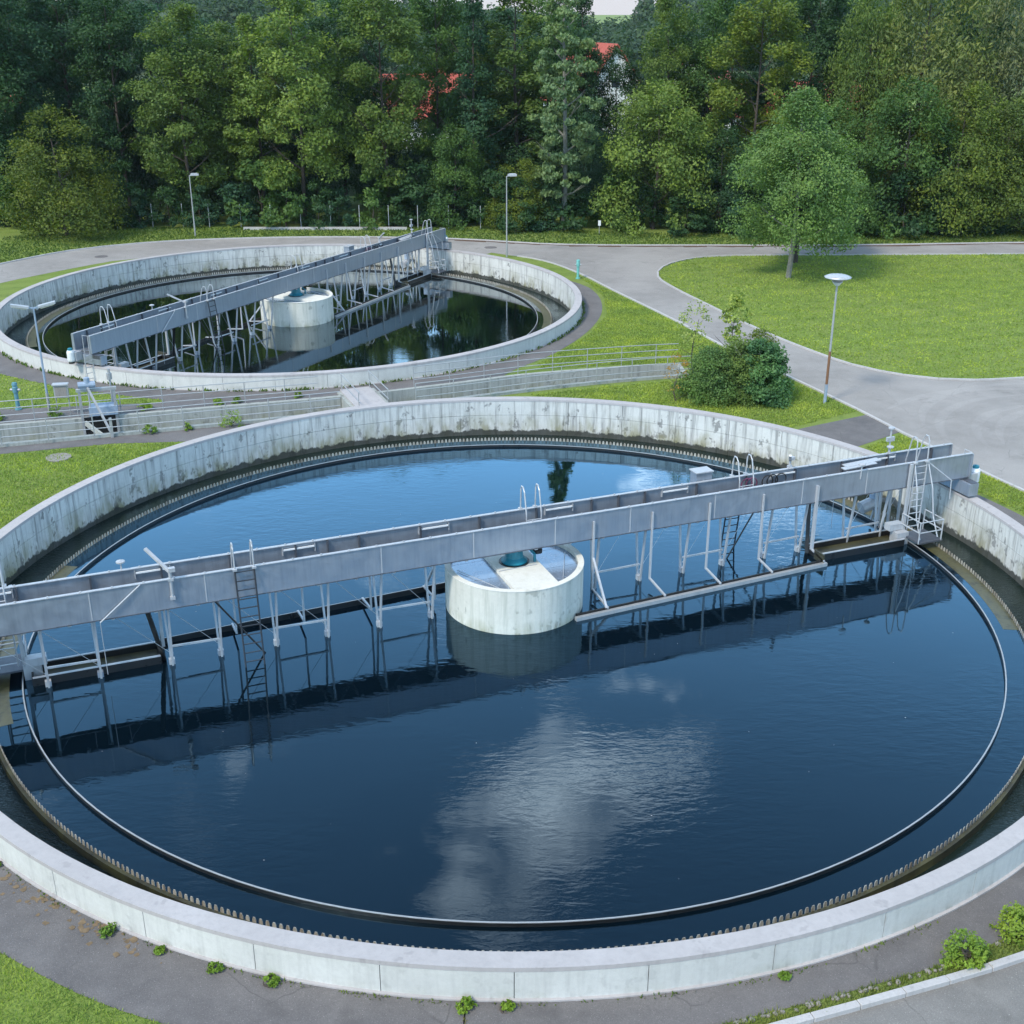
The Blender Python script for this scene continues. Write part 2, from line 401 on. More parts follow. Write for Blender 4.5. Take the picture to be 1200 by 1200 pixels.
def smooth_line(pts, step=0.8):
    """Catmull-Rom resampling of an open line"""
    P = [Vector((*p, 0)) for p in pts]; P = [P[0] * 2 - P[1]] + P + [P[-1] * 2 - P[-2]]; out = []
    for i in range(1, len(P) - 2):
        a, b, c, d = P[i - 1:i + 3]; n = max(1, int((c - b).length / step))
        for k in range(n):
            t = k / n
            q = 0.5 * ((2 * b) + (c - a) * t + (2 * a - 5 * b + 4 * c - d) * t * t + (3 * b - a - 3 * c + d) * t ** 3)
            out.append((q.x, q.y))
    out.append((P[-2].x, P[-2].y)); return out
def circle(c, r, n=96): return [(c[0] + r * math.cos(2 * math.pi * i / n), c[1] + r * math.sin(2 * math.pi * i / n)) for i in range(n)]
def sheet(name, mat, z, adds, holes=(), kind='structure'):
    """flat sheet: union of the polygons in adds minus those in holes"""
    vs = []; es = []
    for poly in list(adds) + list(holes):
        b = len(vs); vs += [Vector(p) for p in poly]; es += [(b + i, b + (i + 1) % len(poly)) for i in range(len(poly))]
    v, e, f, *_ = delaunay_2d_cdt(vs, es, [], 0, 1e-5)
    keep = []
    for t in f:
        c = (sum(v[i].x for i in t) / len(t), sum(v[i].y for i in t) / len(t))
        if any(poly_in(c, a) for a in adds) and not any(poly_in(c, h) for h in holes): keep.append(tuple(t))
    me = bpy.data.meshes.new(name); me.from_pydata([(p.x, p.y, z) for p in v], [], keep); me.update()
    bm = bmesh.new(); bm.from_mesh(me)
    bmesh.ops.delete(bm, geom=[x for x in bm.verts if not x.link_faces], context='VERTS')
    for fc in bm.faces:
        if fc.normal.z < 0: fc.normal_flip()
    bm.to_mesh(me); bm.free()
    return tag(put(name, me, mat), kind=kind)

# ------------------------------------------------------------------ plan of the site (metres, ground z = 0)
C1 = (0.07, 35.41)          # near tank
C2 = (-13.62, 74.85)        # far tank
A1, A2 = R(21.5), R(63.25)  # bridge directions
ZW = -0.70                  # tank water level
RIM = 0.80

CH_FAR = smooth_line([(-34.0, 48.6), (-28.3, 50.1), (-23.24, 51.5), (-18.9, 52.75), (-14.9, 53.95), (-8.3, 55.9), (-2.9, 58.1), (0.44, 59.6), (4.48, 60.75), (7.4, 61.45), (8.9, 61.7)], 1.0)
CH_NEAR = smooth_line([(-33.0, 45.7), (-27.0, 47.3), (-22.07, 48.6), (-18.4, 49.75), (-14.0, 51.15), (-8.0, 53.1), (-2.6, 55.2), (0.9, 56.75), (4.6, 58.1), (7.59, 58.95), (9.1, 59.25)], 1.0)
CHANNEL = CH_FAR + CH_NEAR[::-1]
ROAD_FAR = smooth_line([(-62, 52), (-50, 68), (-43, 79.5), (-37.94, 88.75), (-34.66, 94.0), (-29.88, 97.4), (-23.32, 99.4), (-14.16, 100.2), (-4.71, 99.3), (2.26, 97.1), (6.83, 96.5), (13.65, 96.4), (27.3, 96.5), (41.55, 97.6), (70, 99)], 2)
ROAD_NEAR = smooth_line([(30, 20), (25.5, 33), (22.35, 39.83), (20.04, 43.6), (18.2, 48.4), (17.38, 50.6), (16.4, 53.6), (14.25, 59.3), (11.93, 65.2), (9.9, 71.4), (6.75, 80.0), (4.9, 85.2), (2.3, 90.2), (-1.6, 93.4)], 1.2)
ROAD_LEFT = smooth_line([(-27.5, 91.6), (-30.03, 90.0), (-33.43, 85.3), (-35.7, 81.5), (-38.78, 74.5), (-44, 66), (-56, 50)], 1.5)
ISLAND = smooth_line([(70, 94.6), (55, 93.4), (39.53, 92.8), (26.26, 92.4), (16.36, 92.0), (12.9, 90.3), (11.0, 87.6), (10.3, 84.2), (11.0, 80.5), (12.62, 75.2), (14.23, 70.1), (15.98, 65.6), (18.05, 61.6), (20.2, 59.6), (21.78, 58.9), (23.6, 58.7), (26.26, 59.1), (34, 60.6), (48, 63.5), (70, 69)], 1.2)
ROAD = ROAD_FAR + [(90, 96), (90, 10), (30, 10)] + ROAD_NEAR + [C2] + ROAD_LEFT
PATCH = [(11.5, 49.5), (12.97, 51.1), (16.5, 53.1), (17.3, 50.6), (15.0, 48.75), (13.5, 47.0)]
RING_OUT = smooth_line([(2.6, 85.0), (4.03, 83.0), (5.2, 80.8), (5.75, 77.5), (5.55, 73.2), (4.4, 68.6), (2.5, 64.2), (1.2, 62.2), (0.2, 60.8)], 1.0)
LEFT_LAWN = smooth_line([(-38, 66.5), (-35.53, 64.9), (-30.5, 62.2), (-26.63, 59.9), (-23.6, 58.1), (-21.1, 56.9), (-18.4, 55.9), (-16.84, 55.4)], 1) + [(-16.8, 55.0), (-19.39, 54.6), (-24.29, 53.9), (-30.5, 52.4), (-40, 49.8)]
SURROUND = RING_OUT + [p for p in reversed(CH_FAR) if p[0] < 0.3] + [(-60, 44), (-52, 68), C2]
STRIP = CH_NEAR[:-12] + [(-9, 50.0), (-14.9, 49.3), (-17.4, 49.1), (-21.77, 47.75), (-26.6, 46.4), (-33, 44.7), (-60, 37), (-60, 40)]
FRONT_L = smooth_line([(-19.6, 30), (-17.5, 25.2), (-14.4, 21.4), (-12.0, 19.6), (-10.2, 18.62), (-9.4, 18.15), (-8.4, 17.6), (-7.4, 17.15), (-6.3, 16.75), (-4.6, 16.1), (-2, 15.4), (0, 15.1)], 0.5)
FRONT_R = smooth_line([(1.6, 16.0), (3.71, 16.75), (5.69, 17.35), (7.49, 17.95), (8.75, 18.42), (10.01, 19.05), (11.4, 19.9), (13.6, 21.6), (16.2, 24.4), (18.6, 28.6), (19.9, 33.0), (20.1, 36.6), (19.3, 40.2), (18.35, 42.7), (17.4, 44.6)], 0.5)
KERB_LINE = smooth_line([(-3.0, 14.3), (0.3, 15.3), (3.1, 16.13), (5.13, 16.77), (7.66, 17.6), (10.2, 18.5), (13.35, 19.9), (16.6, 22.2), (19.5, 25.2)], 0.5)
FRONT_PATH = FRONT_L + FRONT_R + [C1]
LOWER_ROAD = KERB_LINE + [(30, 25), (40, 8), (0, 5), (-8, 11)]
HOLES = [circle(C1, 17.9), circle(C2, 17.9), CHANNEL]

BIG = [(-3500, -1500), (3500, -1500), (3500, 4500), (-3500, 4500)]
lawn = sheet('ground', 'lawn', 0.0, [BIG], HOLES)
sheet('road', 'road', 0.006, [ROAD], [circle(C2, 17.9), ISLAND + [(90, 90), (90, 72)], RING_OUT + [(-2, 70), C2]])
sheet('path', 'path', 0.011, [SURROUND, STRIP, PATCH, FRONT_PATH], HOLES + [LEFT_LAWN])
M['lower'] = mat_asphalt('lower_road_asphalt', (0.175, 0.168, 0.155), (0.225, 0.215, 0.198), 0.4)
sheet('lower_road', 'lower', 0.007, [LOWER_ROAD], [])

def kerb_run(name, line, w, h, z0, mat, stone_len=None, parent_name=None):
    """kerb following a line: single stones when stone_len is given"""
    if stone_len:
        par = empty(name, (0, 0, 0)); tag(par, kind='structure')
        acc = 0; start = line[0]; pieces = []; pts = [Vector((*p, 0)) for p in line]
        cur = pts[0]; i = 1
        while i < len(pts):
            d = pts[i] - cur
            if d.length < stone_len: i += 1; continue
            nxt = cur + d.normalized() * stone_len
            pieces.append((cur.copy(), nxt.copy())); cur = nxt
        me = None
        for a, b in pieces:
            if me is None:
                bm = bmesh.new(); bmesh.ops.create_cube(bm, size=1)
                bmesh.ops.scale(bm, vec=(stone_len - 0.012, w, h), verts=bm.verts)
                bmesh.ops.bevel(bm, geom=list(bm.edges), offset=0.012, segments=1, affect='EDGES')
                me = bpy.data.meshes.new('kerb_stone'); bm.to_mesh(me); bm.free()
            o = put('kerb_stone', me, mat, par, ((a + b) / 2 + Vector((0, 0, z0 + h / 2 + rnd.uniform(-.006, .004)))), math.atan2(b.y - a.y, b.x - a.x) + rnd.uniform(-.006, .006))
        return par
    mb = MB()
    for a, b in zip(line[:-1], line[1:]):
        mb.bar((a[0], a[1], z0 + h / 2), (b[0], b[1], z0 + h / 2), w, h)
    return tag(mb.build(name, mat), kind='structure')
kerb_run('kerb', KERB_LINE, 0.16, 0.17, -0.05, 'kerb', 1.0)
kerb_run('kerb', ISLAND[16:-8], 0.14, 0.10, -0.02, 'kerb')
kerb_run('kerb', ROAD_NEAR[4:-2], 0.14, 0.09, -0.02, 'kerb')
kerb_run('kerb', [(x, y + 0.08) for x, y in ROAD_FAR], 0.16, 0.10, -0.02, 'kerb')
# strip of brown leaf litter swept against the far kerb
mb = MB(); rr = random.Random(4)
lit = [p for p in ROAD_FAR if p[0] > -12]
for a, b in zip(lit[:-1], lit[1:]):
    w = rr.uniform(0.25, 0.75); n = len(mb.v)
    mb.v += [(a[0], a[1] - 0.05, .013), (b[0], b[1] - 0.05, .013), (b[0], b[1] - w, .013), (a[0], a[1] - rr.uniform(.25, .75), .013)]; mb.f.append((n, n + 3, n + 2, n + 1))
tag(mb.build('leaf_litter', 'soil'), 'brown leaf litter swept against the far kerb by the trees', 'leaf litter', kind='stuff')

# ------------------------------------------------------------------ channel between the tanks
def wall_strip(name, line, w, z0, z1, mat, side):
    mb = MB()
    n = len(line)
    off = []
    for i, p in enumerate(line):
        a = Vector(line[max(i - 1, 0)]); b = Vector(line[min(i + 1, n - 1)]); d = (b - a).normalized(); nn = Vector((-d.y, d.x)) * side
        off.append((p[0] + nn.x * w, p[1] + nn.y * w))
    vs = []
    for p, q in zip(line, off): vs += [(p[0], p[1], z0), (p[0], p[1], z1), (q[0], q[1], z1), (q[0], q[1], z0)]
    fs = []
    for i in range(n - 1):
        for k in range(4): fs.append((4 * i + k, 4 * i + (k + 1) % 4, 4 * i + 4 + (k + 1) % 4, 4 * i + 4 + k))
    fs += [(0, 1, 2, 3), tuple(4 * (n - 1) + k for k in (3, 2, 1, 0))]
    return mb.add(vs, fs).mesh(name)
chan = empty('water_channel', (-8, 54.5, 0), 0, 'open grey concrete water channel running between the two round tanks', 'channel')
inv = Matrix.Translation((8, -54.5, 0))
def chan_part(name, me, mat): me.transform(inv); return put(name, me, mat, chan)
chan_part('far_wall', wall_strip('far_wall', CH_FAR, 0.25, -1.4, 0.10, 'channel', -1), 'channel')
chan_part('near_wall', wall_strip('near_wall', CH_NEAR, 0.25, -1.4, 0.14, 'channel', 1), 'channel')
mb = MB().bar((CH_FAR[-1][0] - .06, CH_FAR[-1][1] - .2, -0.65), (CH_NEAR[-1][0] - .12, CH_NEAR[-1][1] + .2, -0.65), 0.22, 1.46)
chan_part('end_wall', mb.mesh('end_wall'), 'channel')
sheet('channel_water', 'channel_water', -0.72, [CHANNEL])

# ------------------------------------------------------------------ tanks
NSEG = 44
def make_tank(loc, rz, label, wmat):
    t = empty('settling_tank', loc, rz, label, 'settling tank', 'round settling tanks')
    MB().ring(17.66, 17.94, -2.0, 0.695, 176).build('wall_core', 'channel', t)
    return t
da = 2 * math.pi / NSEG
g_ = 0.008 / 18
me_up = MB().ring(17.60, 18.0, 0.035, 0.70, 6, -da / 2 + g_, da / 2 - g_).mesh('wall_panel')
me_lo = MB().ring(17.605, 18.0, -1.9, 0.022, 6, -da / 2 + g_, da / 2 - g_).mesh('wall_panel_low')
me_cop = MB().ring(17.585, 18.012, 0.70, RIM, 176).mesh('coping')
me_foot = MB().ring(18.0, 18.07, -0.1, 0.045, 176).mesh('footing')
me_baf = MB().ring(15.228, 15.258, -1.1, -0.60, 180).mesh('scum_baffle')
me_bafr = MB().ring(15.225, 15.262, -0.598, -0.58, 180).mesh('baffle_rail')
me_weir = MB().ring(16.125, 16.22, -1.6, -0.70, 180).mesh('weir_wall')
me_shelves = [MB().ring(15.62, 16.11, -1.2, ZW + 0.004, 40, R(a), R(b)).mesh('overflow_shelf') for a, b in ((-11, 36), (166, 204))]
mb = MB(); NT = 620
rt = random.Random(3)
for i in range(NT):
    a = 2 * math.pi * i / NT; w = 0.047; r = 16.11
    ca, sa = math.cos(a), math.sin(a)
    def pt(s, dr, z): return ((r + dr) * ca - s * sa, (r + dr) * sa + s * ca, z)
    top = -0.555 + rt.uniform(-.008, .008)
    vs = [pt(s * k, dr, z) for dr in (0, .014) for s, k, z in ((-w, 1, -.80), (w, 1, -.80), (w, 1, -.62), (w * .55, 1, top), (-w * .55, 1, top), (-w, 1, -.62))]
    mb.add(vs, [(0, 1, 2, 3, 4, 5), (11, 10, 9, 8, 7, 6)] + [(j, 6 + j, 6 + (j + 1) % 6, (j + 1) % 6) for j in range(6)])
me_teeth = mb.mesh('weir_teeth')
mb = MB()
for i in range(180):
    a0, a1 = 2 * math.pi * i / 180, 2 * math.pi * (i + 1) / 180
    n = len(mb.v); mb.v += [(16.22 * math.cos(a0), 16.22 * math.sin(a0), -0.93), (17.62 * math.cos(a0), 17.62 * math.sin(a0), -0.93), (17.62 * math.cos(a1), 17.62 * math.sin(a1), -0.93), (16.22 * math.cos(a1), 16.22 * math.sin(a1), -0.93)]
    mb.f.append((n, n + 1, n + 2, n + 3))
me_laun = mb.mesh('launder_water')
for loc, rz, label in ((C1, R(4), 'large round concrete tank of dark blue water in the foreground'), (C2, R(2), 'smaller looking round concrete tank of dark green water near the trees')):
    t = make_tank((*loc, 0), rz, label, None)
    for i in range(NSEG):
        put('wall_panel', me_up, 'tank_concrete', t, None, i * da)
        put('wall_panel', me_lo, 'tank_concrete', t, None, i * da)
    put('coping', me_cop, 'coping', t); put('footing', me_foot, 'coping', t)
    put('scum_baffle', me_baf, 'black_steel', t); put('baffle_rail', me_bafr, 'rail', t)
    put('weir_wall', me_weir, 'weir_wall', t); [put('overflow_shelf', q, 'shelf', t) for q in me_shelves]
    tag(put('weir_teeth', me_teeth, 'teeth', t), kind='stuff')
    tag(put('launder_water', me_laun, 'launder_water', None, (*loc, 0)), kind='structure')
def water_disc(name, loc, mat):
    bm = bmesh.new()
    bmesh.ops.create_circle(bm, cap_ends=True, radius=16.125, segments=180)
    me = bpy.data.meshes.new(name); bm.to_mesh(me); bm.free()
    return tag(put(name, me, mat, None, (*loc, ZW)), kind='structure')
water_disc('tank_water', C1, 'water'); water_disc('tank_water', C2, 'far_water')

# ------------------------------------------------------------------ centre drums
def make_drum(loc, rz, label):
    d = empty('feed_drum', (*loc, 0), rz, label, 'feed drum', 'concrete feed drums in the tank centres')
    MB().ring(2.10, 2.27, -2.2, 0.79, 72).build('drum_wall', 'drum', d, smooth=False)
    MB().ring(2.085, 2.285, 0.79, 0.81, 72).build('rim', 'deck', d)
    # concrete strip across the middle, clipped to the drum
    mb = MB(); vs = []; hw = 0.74
    ys = [2.08 * math.sin(math.acos(max(-1, min(1, x / 2.08)))) for x in (-hw, hw)]
    top = [(-hw, -ys[0]), (hw, -ys[1]), (hw, ys[1]), (-hw, ys[0])]
    front = [(2.08 * math.cos(a), 2.08 * math.sin(a)) for a in [math.acos(-hw / 2.08) * -1 + (k / 8) * (math.acos(-hw / 2.08) - math.acos(hw / 2.08)) for k in range(9)]]
    back = [(-x, -y) for x, y in front]
    lp = front + back; n = len(lp)
    mb.add([(x, y, 0.60) for x, y in lp] + [(x, y, 0.785) for x, y in lp], [tuple(range(n))[::-1], tuple(range(n, 2 * n))] + [(i, (i + 1) % n, n + (i + 1) % n, n + i) for i in range(n)])
    mb.build('deck_strip', 'deck', d)
    # four bent cover plates on each side of the strip
    for sgn in (-1, 1):
        for k in range(3):
            y0, y1 = -2.0 + k * 1.34, -2.0 + (k + 1) * 1.34 - 0.015
            m2 = []
            for j in range(7):
                y = y0 + (y1 - y0) * j / 6; x = math.sqrt(max(0, 2.085 ** 2 - y * y)); m2.append((max(x, hw + .01), y))
            lp = [(hw + .008, y0)] + m2 + [(hw + .008, y1)]; lp = [(sgn * x, y) for x, y in lp]; n = len(lp)
            mb = MB(); mb.add([(x, y, 0.62) for x, y in lp] + [(x, y, 0.66) for x, y in lp], [tuple(range(n))[::-1], tuple(range(n, 2 * n))] + [(i, (i + 1) % n, n + (i + 1) % n, n + i) for i in range(n)])
            mb.build('cover_plate', 'plate', d)
        MB().tube([(sgn * 1.0, -1.7, 0.69), (sgn * 1.9, .2, .70)], 0.012).build('cable', 'galv', d)
    p = MB().lathe([(0.42, 0.79), (0.44, 0.85), (0.38, 0.90), (0.30, 0.98), (0.26, 1.3), (0.26, 1.42)], 20).build('pivot_bearing', 'teal', d)
    MB().ring(0.43, 0.50, 0.786, 0.81, 24).build('bearing_flange', 'black_steel', p)
    MB().tube([(0.62, -0.25, 0.79), (0.62, -0.25, 1.05), (0.5, -0.1, 1.2)], 0.05, 8).build('conduit', 'teal', d)
    MB().lathe([(0.16, 1.0), (0.16, 1.12)], 14, (0.80, -0.05, 0)).build('cable_coil', 'rubber', d)
    MB().bar((-0.75, -0.55, 0.80), (0.6, -0.5, 0.80), 0.03, 0.02).build('cable_tray', 'galv', d)
    return d
make_drum(C1, A1, 'pale round concrete drum with teal pivot in the blue foreground tank')
make_drum(C2, A2, 'pale round concrete drum in the middle of the far green tank')

# ------------------------------------------------------------------ scraper bridge
GB, GT = 1.42, 2.33   # girder bottom and top
def ladder(parent, u, v, z0, z1, w, mat='galv', step=0.28, hoop=0.9, name='ladder', lean=0.0, inward=1, rungs_mat=None):
    """side rails with rungs; the rails rise in two loops above the girder"""
    l = bpy.data.objects.new(name, None); col.objects.link(l); l.parent = parent; l.location = (u, v, 0); l.empty_display_size = 0.1
    for s in (-1, 1):
        x = s * w / 2
        MB().tube([(x, -lean * inward, z0), (x, 0, z1), ], 0.028, 6).build('side_rail', rungs_mat or mat, l)
        if hoop:
            MB().tube([(x, 0, z1 - 0.02), (x, 0.04 * inward, z1 + hoop * 0.85), (x, 0.10 * inward, z1 + hoop), (x, 0.24 * inward, z1 + hoop), (x, 0.34 * inward, z1 + hoop * 0.85), (x, 0.52 * inward, z1 + 0.02), (x, 0.55 * inward, z1 - 0.45)], 0.024, 6).build('grab_loop', 'galv', l)
            MB().box((x, 0, z1 + 0.02), (0.12, 0.14, 0.06)).build('clamp', 'galv', l)
    if hoop: MB().tube([(-w / 2, 0.54 * inward, z1 - 0.2), (w / 2, 0.54 * inward, z1 - 0.2)], 0.018, 6).build('rung', 'galv', l)
    me = MB().tube([(-w / 2, 0, 0), (w / 2, 0, 0)], 0.018, 6).mesh('rung')
    z = z0 + 0.1; me.materials.append(M[rungs_mat or mat])
    while z < z1 + 0.02:
        k = (z - z0) / (z1 - z0)
        put('rung', me, None, l, (0, -lean * inward * (1 - k), z)); z += step
    return l
def make_bridge(loc, rz, label):
    b = empty('scraper_bridge', (*loc, 0), rz, label, 'scraper bridge', 'rotating scraper bridges')
    stiff = MB().box((0, 0, (GB + GT) / 2), (0.05, 0.10, GT - GB - 0.06)).mesh('stiffener')
    strip = MB().box((0, 0, (GB + GT) / 2), (0.035, 0.012, GT - GB - 0.03)).mesh('joint_strip')
    lampm = MB().box((0, 0, 0), (0.95, 0.05, 0.045)).mesh('light_strip')
    box = MB().box((0, 0, 0), (0.03, 0.07, 0.26)).mesh('light_bracket')
    for s in (-1, 1):
        gd = MB().box((0, s * 0.57, (GB + GT) / 2), (35.9, 0.022, GT - GB)).build('girder', 'girder', b)
        mb = MB().box((0, s * 0.555, GT + 0.012), (35.9, 0.11, 0.024))
        mb.build('flange', 'galv', gd)
        MB().box((0, s * 0.545, GB - 0.012), (35.9, 0.13, 0.024)).build('bottom_flange', 'girder_dark', gd)
        mb = MB()
        for k in range(42): mb.box((-17.6 + k * 0.858, s * 0.555, GT + 0.04), (0.05, 0.04, 0.035))
        for k in range(30): mb.box((-17.3 + k * 1.19, s * 0.53, GB - 0.05), (0.10, 0.06, 0.06))
        tag(mb.build('bolts', 'galv', gd), kind='stuff')
        for k in range(35):
            if k % 2 == 0 or k % 5 == 1: put('stiffener', stiff, 'girder_dark', gd, (-17.0 + k, s * 0.508, 0))
        for k in (-13.1, -9.9, -4.6, -1.6, 1.2, 3.9, 7.1, 10.6, 13.3): put('joint_strip', strip, 'galv', gd, (k, s * 0.587, 0))
        for k in range(8):
            o = put('light_strip', lampm, 'white', gd, (-15.6 + k * 4.35, s * 0.50, GT - 0.13))
            put('light_bracket', box, 'galv', o, (0.5, s * 0.03, -0.05)); put('light_bracket', box, 'galv', o, (-0.5, s * 0.03, -0.05))
    # walkway: grating panels
    wk = MB()
    for k in range(7): wk.bar((-17.8, -0.42 + k * 0.14, GB + 0.06), (17.8, -0.42 + k * 0.14, GB + 0.06), 0.03, 0.035)
    wk.build('walkway', 'galv', b)
    gp = MB().box((0, 0, GB + 0.045), (0.97, 0.98, 0.03)).mesh('grating_panel')
    for k in range(35): put('grating_panel', gp, 'girder_dark', b, (-17.0 + k, 0, 0))
    # point-symmetric scraper gear below the girders
    post = [2.9, 4.62, 6.3, 7.9, 9.6, 11.05, 13.1, 14.55]
    for h in (1, -1):
        for i, u in enumerate(post):
            for s in (-1, 1):
                MB().bar((h * u, s * h * 0.03, ZW - 0.6), (h * u + 0.04 * s, s * h * 0.42, GB), 0.075, 0.06).build('hanger_post', 'galv', b)
            MB().box((h * u, 0, ZW - 0.2), (0.17, 0.15, 0.75)).build('hanger_foot', 'galv' if i % 2 else 'girder', b)
            MB().box((h * u, 0.0, GB - 0.06), (0.15, 0.95, 0.05)).build('hanger_bracket', 'galv', b)
            # guy wire towards the next frame
            MB().tube([(h * u, 0, ZW + 0.35), (h * (u + 1.5), h * 0.45, GB)], 0.008, 4).build('guy_wire', 'galv', b)
        for i in range(0, 8, 2):
            MB().bar((h * post[i], 0, ZW + 0.55), (h * post[i + 1], 0, ZW + 0.58), 0.055).build('tie_bar', 'galv', b)
        # hooks carrying the skimmer beam
        hooks = [(2.55, -1.86), (4.7, -1.76), (6.88, -1.64), (9.0, -1.53), (11.2, -1.42)]
        for i, (u, ve) in enumerate(hooks):
            w = 0.11 if i == 4 else 0.07
            mb = MB()
            mb.bar((h * u, -h * 0.63, GT - 0.28), (h * u, -h * 0.63, ZW + 0.30), w, w * 0.8)
            mb.bar((h * u, -h * 0.60, ZW + 0.32), (h * u, h * ve, ZW + 0.18), 0.06, 0.06)
            mb.build('skimmer_hook', 'galv', b)
        MB().bar((h * 2.55, -h * 0.63, ZW + 1.45), (h * 2.5, -h * 1.84, ZW + 0.18), 0.07).build('skimmer_strut', 'galv', b)
        bm_ = MB().bar((h * 1.35, -h * 1.97, ZW + 0.06), (h * 11.3, -h * 1.42, ZW + 0.06), 0.14, 0.12).build('skimmer_beam', 'rail', b)
        MB().bar((h * 1.36, -h * 2.00, ZW - 0.1), (h * 11.28, -h * 1.45, ZW - 0.1), 0.03, 0.24).build('skimmer_blade', 'black_steel', bm_)
        MB().bar((h * 1.4, -h * 1.86, ZW + .02), (h * 11.2, -h * 1.32, ZW + .02), 0.03, 0.34).build('inner_blade', 'black_steel', bm_)
        MB().box((h * 11.2, -h * 1.12, ZW + 0.22), (0.06, 0.55, 0.36)).build('end_panel', 'weir_wall', bm_)
        # scum trough
        tr = MB()
        x0, x1 = h * 11.35, h * 14.95
        for v0, v1 in ((-1.06, -1.00), (-.15, -.09)): tr.box(((x0 + x1) / 2, h * (v0 + v1) / 2, ZW + 0.05), (3.6, 0.05, 0.40))
        tr.box(((x0 + x1) / 2, -h * 0.57, ZW + 0.02), (3.6, 0.86, 0.05)).box((x0, -h * 0.57, ZW + 0.05), (0.05, 0.86, 0.40)).box((x1, -h * 0.57, ZW + 0.05), (0.05, 0.86, 0.40))
        to = tr.build('scum_trough', 'black_steel', b)
        for v in (-1.03, -.12): MB().bar((x0, h * v, ZW + 0.27), (x1, h * v, ZW + 0.27), 0.07, 0.03).build('trough_lip', 'galv', to)
        MB().box(((x0 + x1) / 2, -h * 0.57, ZW + 0.06), (3.5, 0.80, 0.02)).build('trough_scum', 'weir_wall', to)
        # access ladders
        ladder(b, -h * 8.75, -h * 0.66, ZW - 0.5, GT, 0.56, 'galv', 0.28, 0.78, inward=h, lean=0.45, rungs_mat='ladder_steel')
        # lamp on the girder
        lu, lv = -h * 10.85, -h * 0.66
        mb = MB().tube([(lu, lv, GT - 0.6), (lu, lv, GT + 0.30)], 0.045, 8).box((lu, lv, GT + 0.04), (0.16, 0.12, 0.08)).box((lu, lv, GT - 0.55), (0.14, 0.10, 0.10))
        lp = mb.build('lamp_post', 'galv', b)
        e = (lu - 0.55, lv + h * 0.75, GT + 0.78)
        MB().bar((lu, lv, GT + 0.28), e, 0.09, 0.07).build('lamp_head', 'galv', lp)
        MB().box((lu + .06, lv, GT + 0.34), (0.18, 0.14, 0.12)).build('lamp_joint', 'galv', lp)
        MB().tube([(-h * 11.7, -h * 0.62, GT), (-h * 12.9, -h * 0.66, GB - 0.05)], 0.022, 6).build('diagonal_stay', 'galv', b)
        MB().tube([(-h * 12.9, -h * 0.66, GB - 0.05), (-h * 12.9, -h * 0.60, ZW + 0.35)], 0.010, 5).build('stay_wire', 'galv', b)
        # raking black rods behind the frames
        MB().tube([(h * 9.7, h * 0.5, GB), (h * 8.2, h * 0.35, ZW - 0.2)], 0.03, 6).build('raking_rod', 'black_steel', b)
        MB().bar((h * 11.6, h * 0.35, GB), (h * 11.25, -h * 0.3, ZW), 0.14, 0.05).build('drive_arm', 'black_steel', b)
        # end ladder with cage rails and platform
        eu = h * 15.55
        ld = ladder(b, eu, -h * 0.68, ZW + 0.45, GT, 0.52, 'galv', 0.26, 0.95, inward=h, lean=0.0)
        MB().bar((eu - h * .42, -h * .68, ZW - .5), (eu - h * .42, -h * .68, GT), 0.10).build('ladder_post', 'galv', b)
        for s in (-.30, .30): MB().tube([(eu + s, -h * .72, GT - .05), (eu + s * 1.15, -h * 1.05, GT - .9), (eu + s * 1.25, -h * 1.25, ZW + 1.1), (eu + s * 1.3, -h * 1.6, ZW + .42)], 0.024, 6).build('guard_hoop', 'galv', b)
        MB().tube([(eu + h * .3, -h * .68, GT), (eu + h * 1.15, -h * 1.05, GB + .2), (eu + h * 1.15, -h * 1.1, GB - .5)], 0.022, 6).build('guard_stay', 'galv', b)
        pf = MB().box((eu + h * .05, -h * 1.15, ZW + 0.30), (1.05, 1.05, 0.06)).build('platform', 'girder_dark', b)
        for px in (-.5, .5):
            for py in (-1.66, -.66): MB().tube([(eu + px, h * py, ZW + .3), (eu + px, h * py, ZW + 1.12)], 0.024, 6).build('railing_post', 'galv', pf)
        for zz in (0.72, 1.12):
            MB().tube([(eu - .5, -h * .66, ZW + zz), (eu - .5, -h * 1.66, ZW + zz), (eu + .5, -h * 1.66, ZW + zz), (eu + .5, -h * .66, ZW + zz)], 0.024, 6).build('railing_bar', 'galv', pf)
        MB().box((eu - h * .62, -h * .75, ZW + 0.12), (0.5, 0.42, 0.72)).build('float_box', 'galv', b)
        MB().box((eu - h * .75, -h * .55, ZW + 0.62), (0.6, 0.32, 0.24)).build('gear_cover', 'galv', b)
        # scum pump on the rear side
        if h > 0:
            pu = h * 15.05
            pm = MB().tube([(pu - .55, h * 1.05, ZW + .75), (pu + .2, h * 1.05, ZW + .95)], 0.24, 12).build('pump', 'galv', b)
            MB().lathe([(0.17, ZW + 1.1), (0.17, ZW + 1.5), (0.05, ZW + 1.62)], 12, (pu, h * 1.05, 0)).build('pump_cap', 'bluegrey', pm)
            MB().tube([(pu + .2, h * 1.05, ZW + .95), (pu + .9, h * 1.0, ZW + .9), (pu + 1.3, h * .9, ZW + .3)], 0.10, 8).build('pump_pipe', 'stone', pm)
            MB().bar((pu, h * .6, GB), (pu, h * 1.05, ZW + .2), 0.07).build('pump_arm', 'galv', pm)
            for q in (0, .45, .9): MB().bar((h * (14.9 + q), h * .5, GB), (h * (14.9 + q), h * .45, ZW + .2), 0.08).build('hanger_post', 'galv', b)
        # end carriage rolling on the tank wall
        cg = MB().box((h * 17.72, h * 0.0, GB - 0.30), (0.42, 2.3, 0.46)).build('end_carriage', 'girder', b)
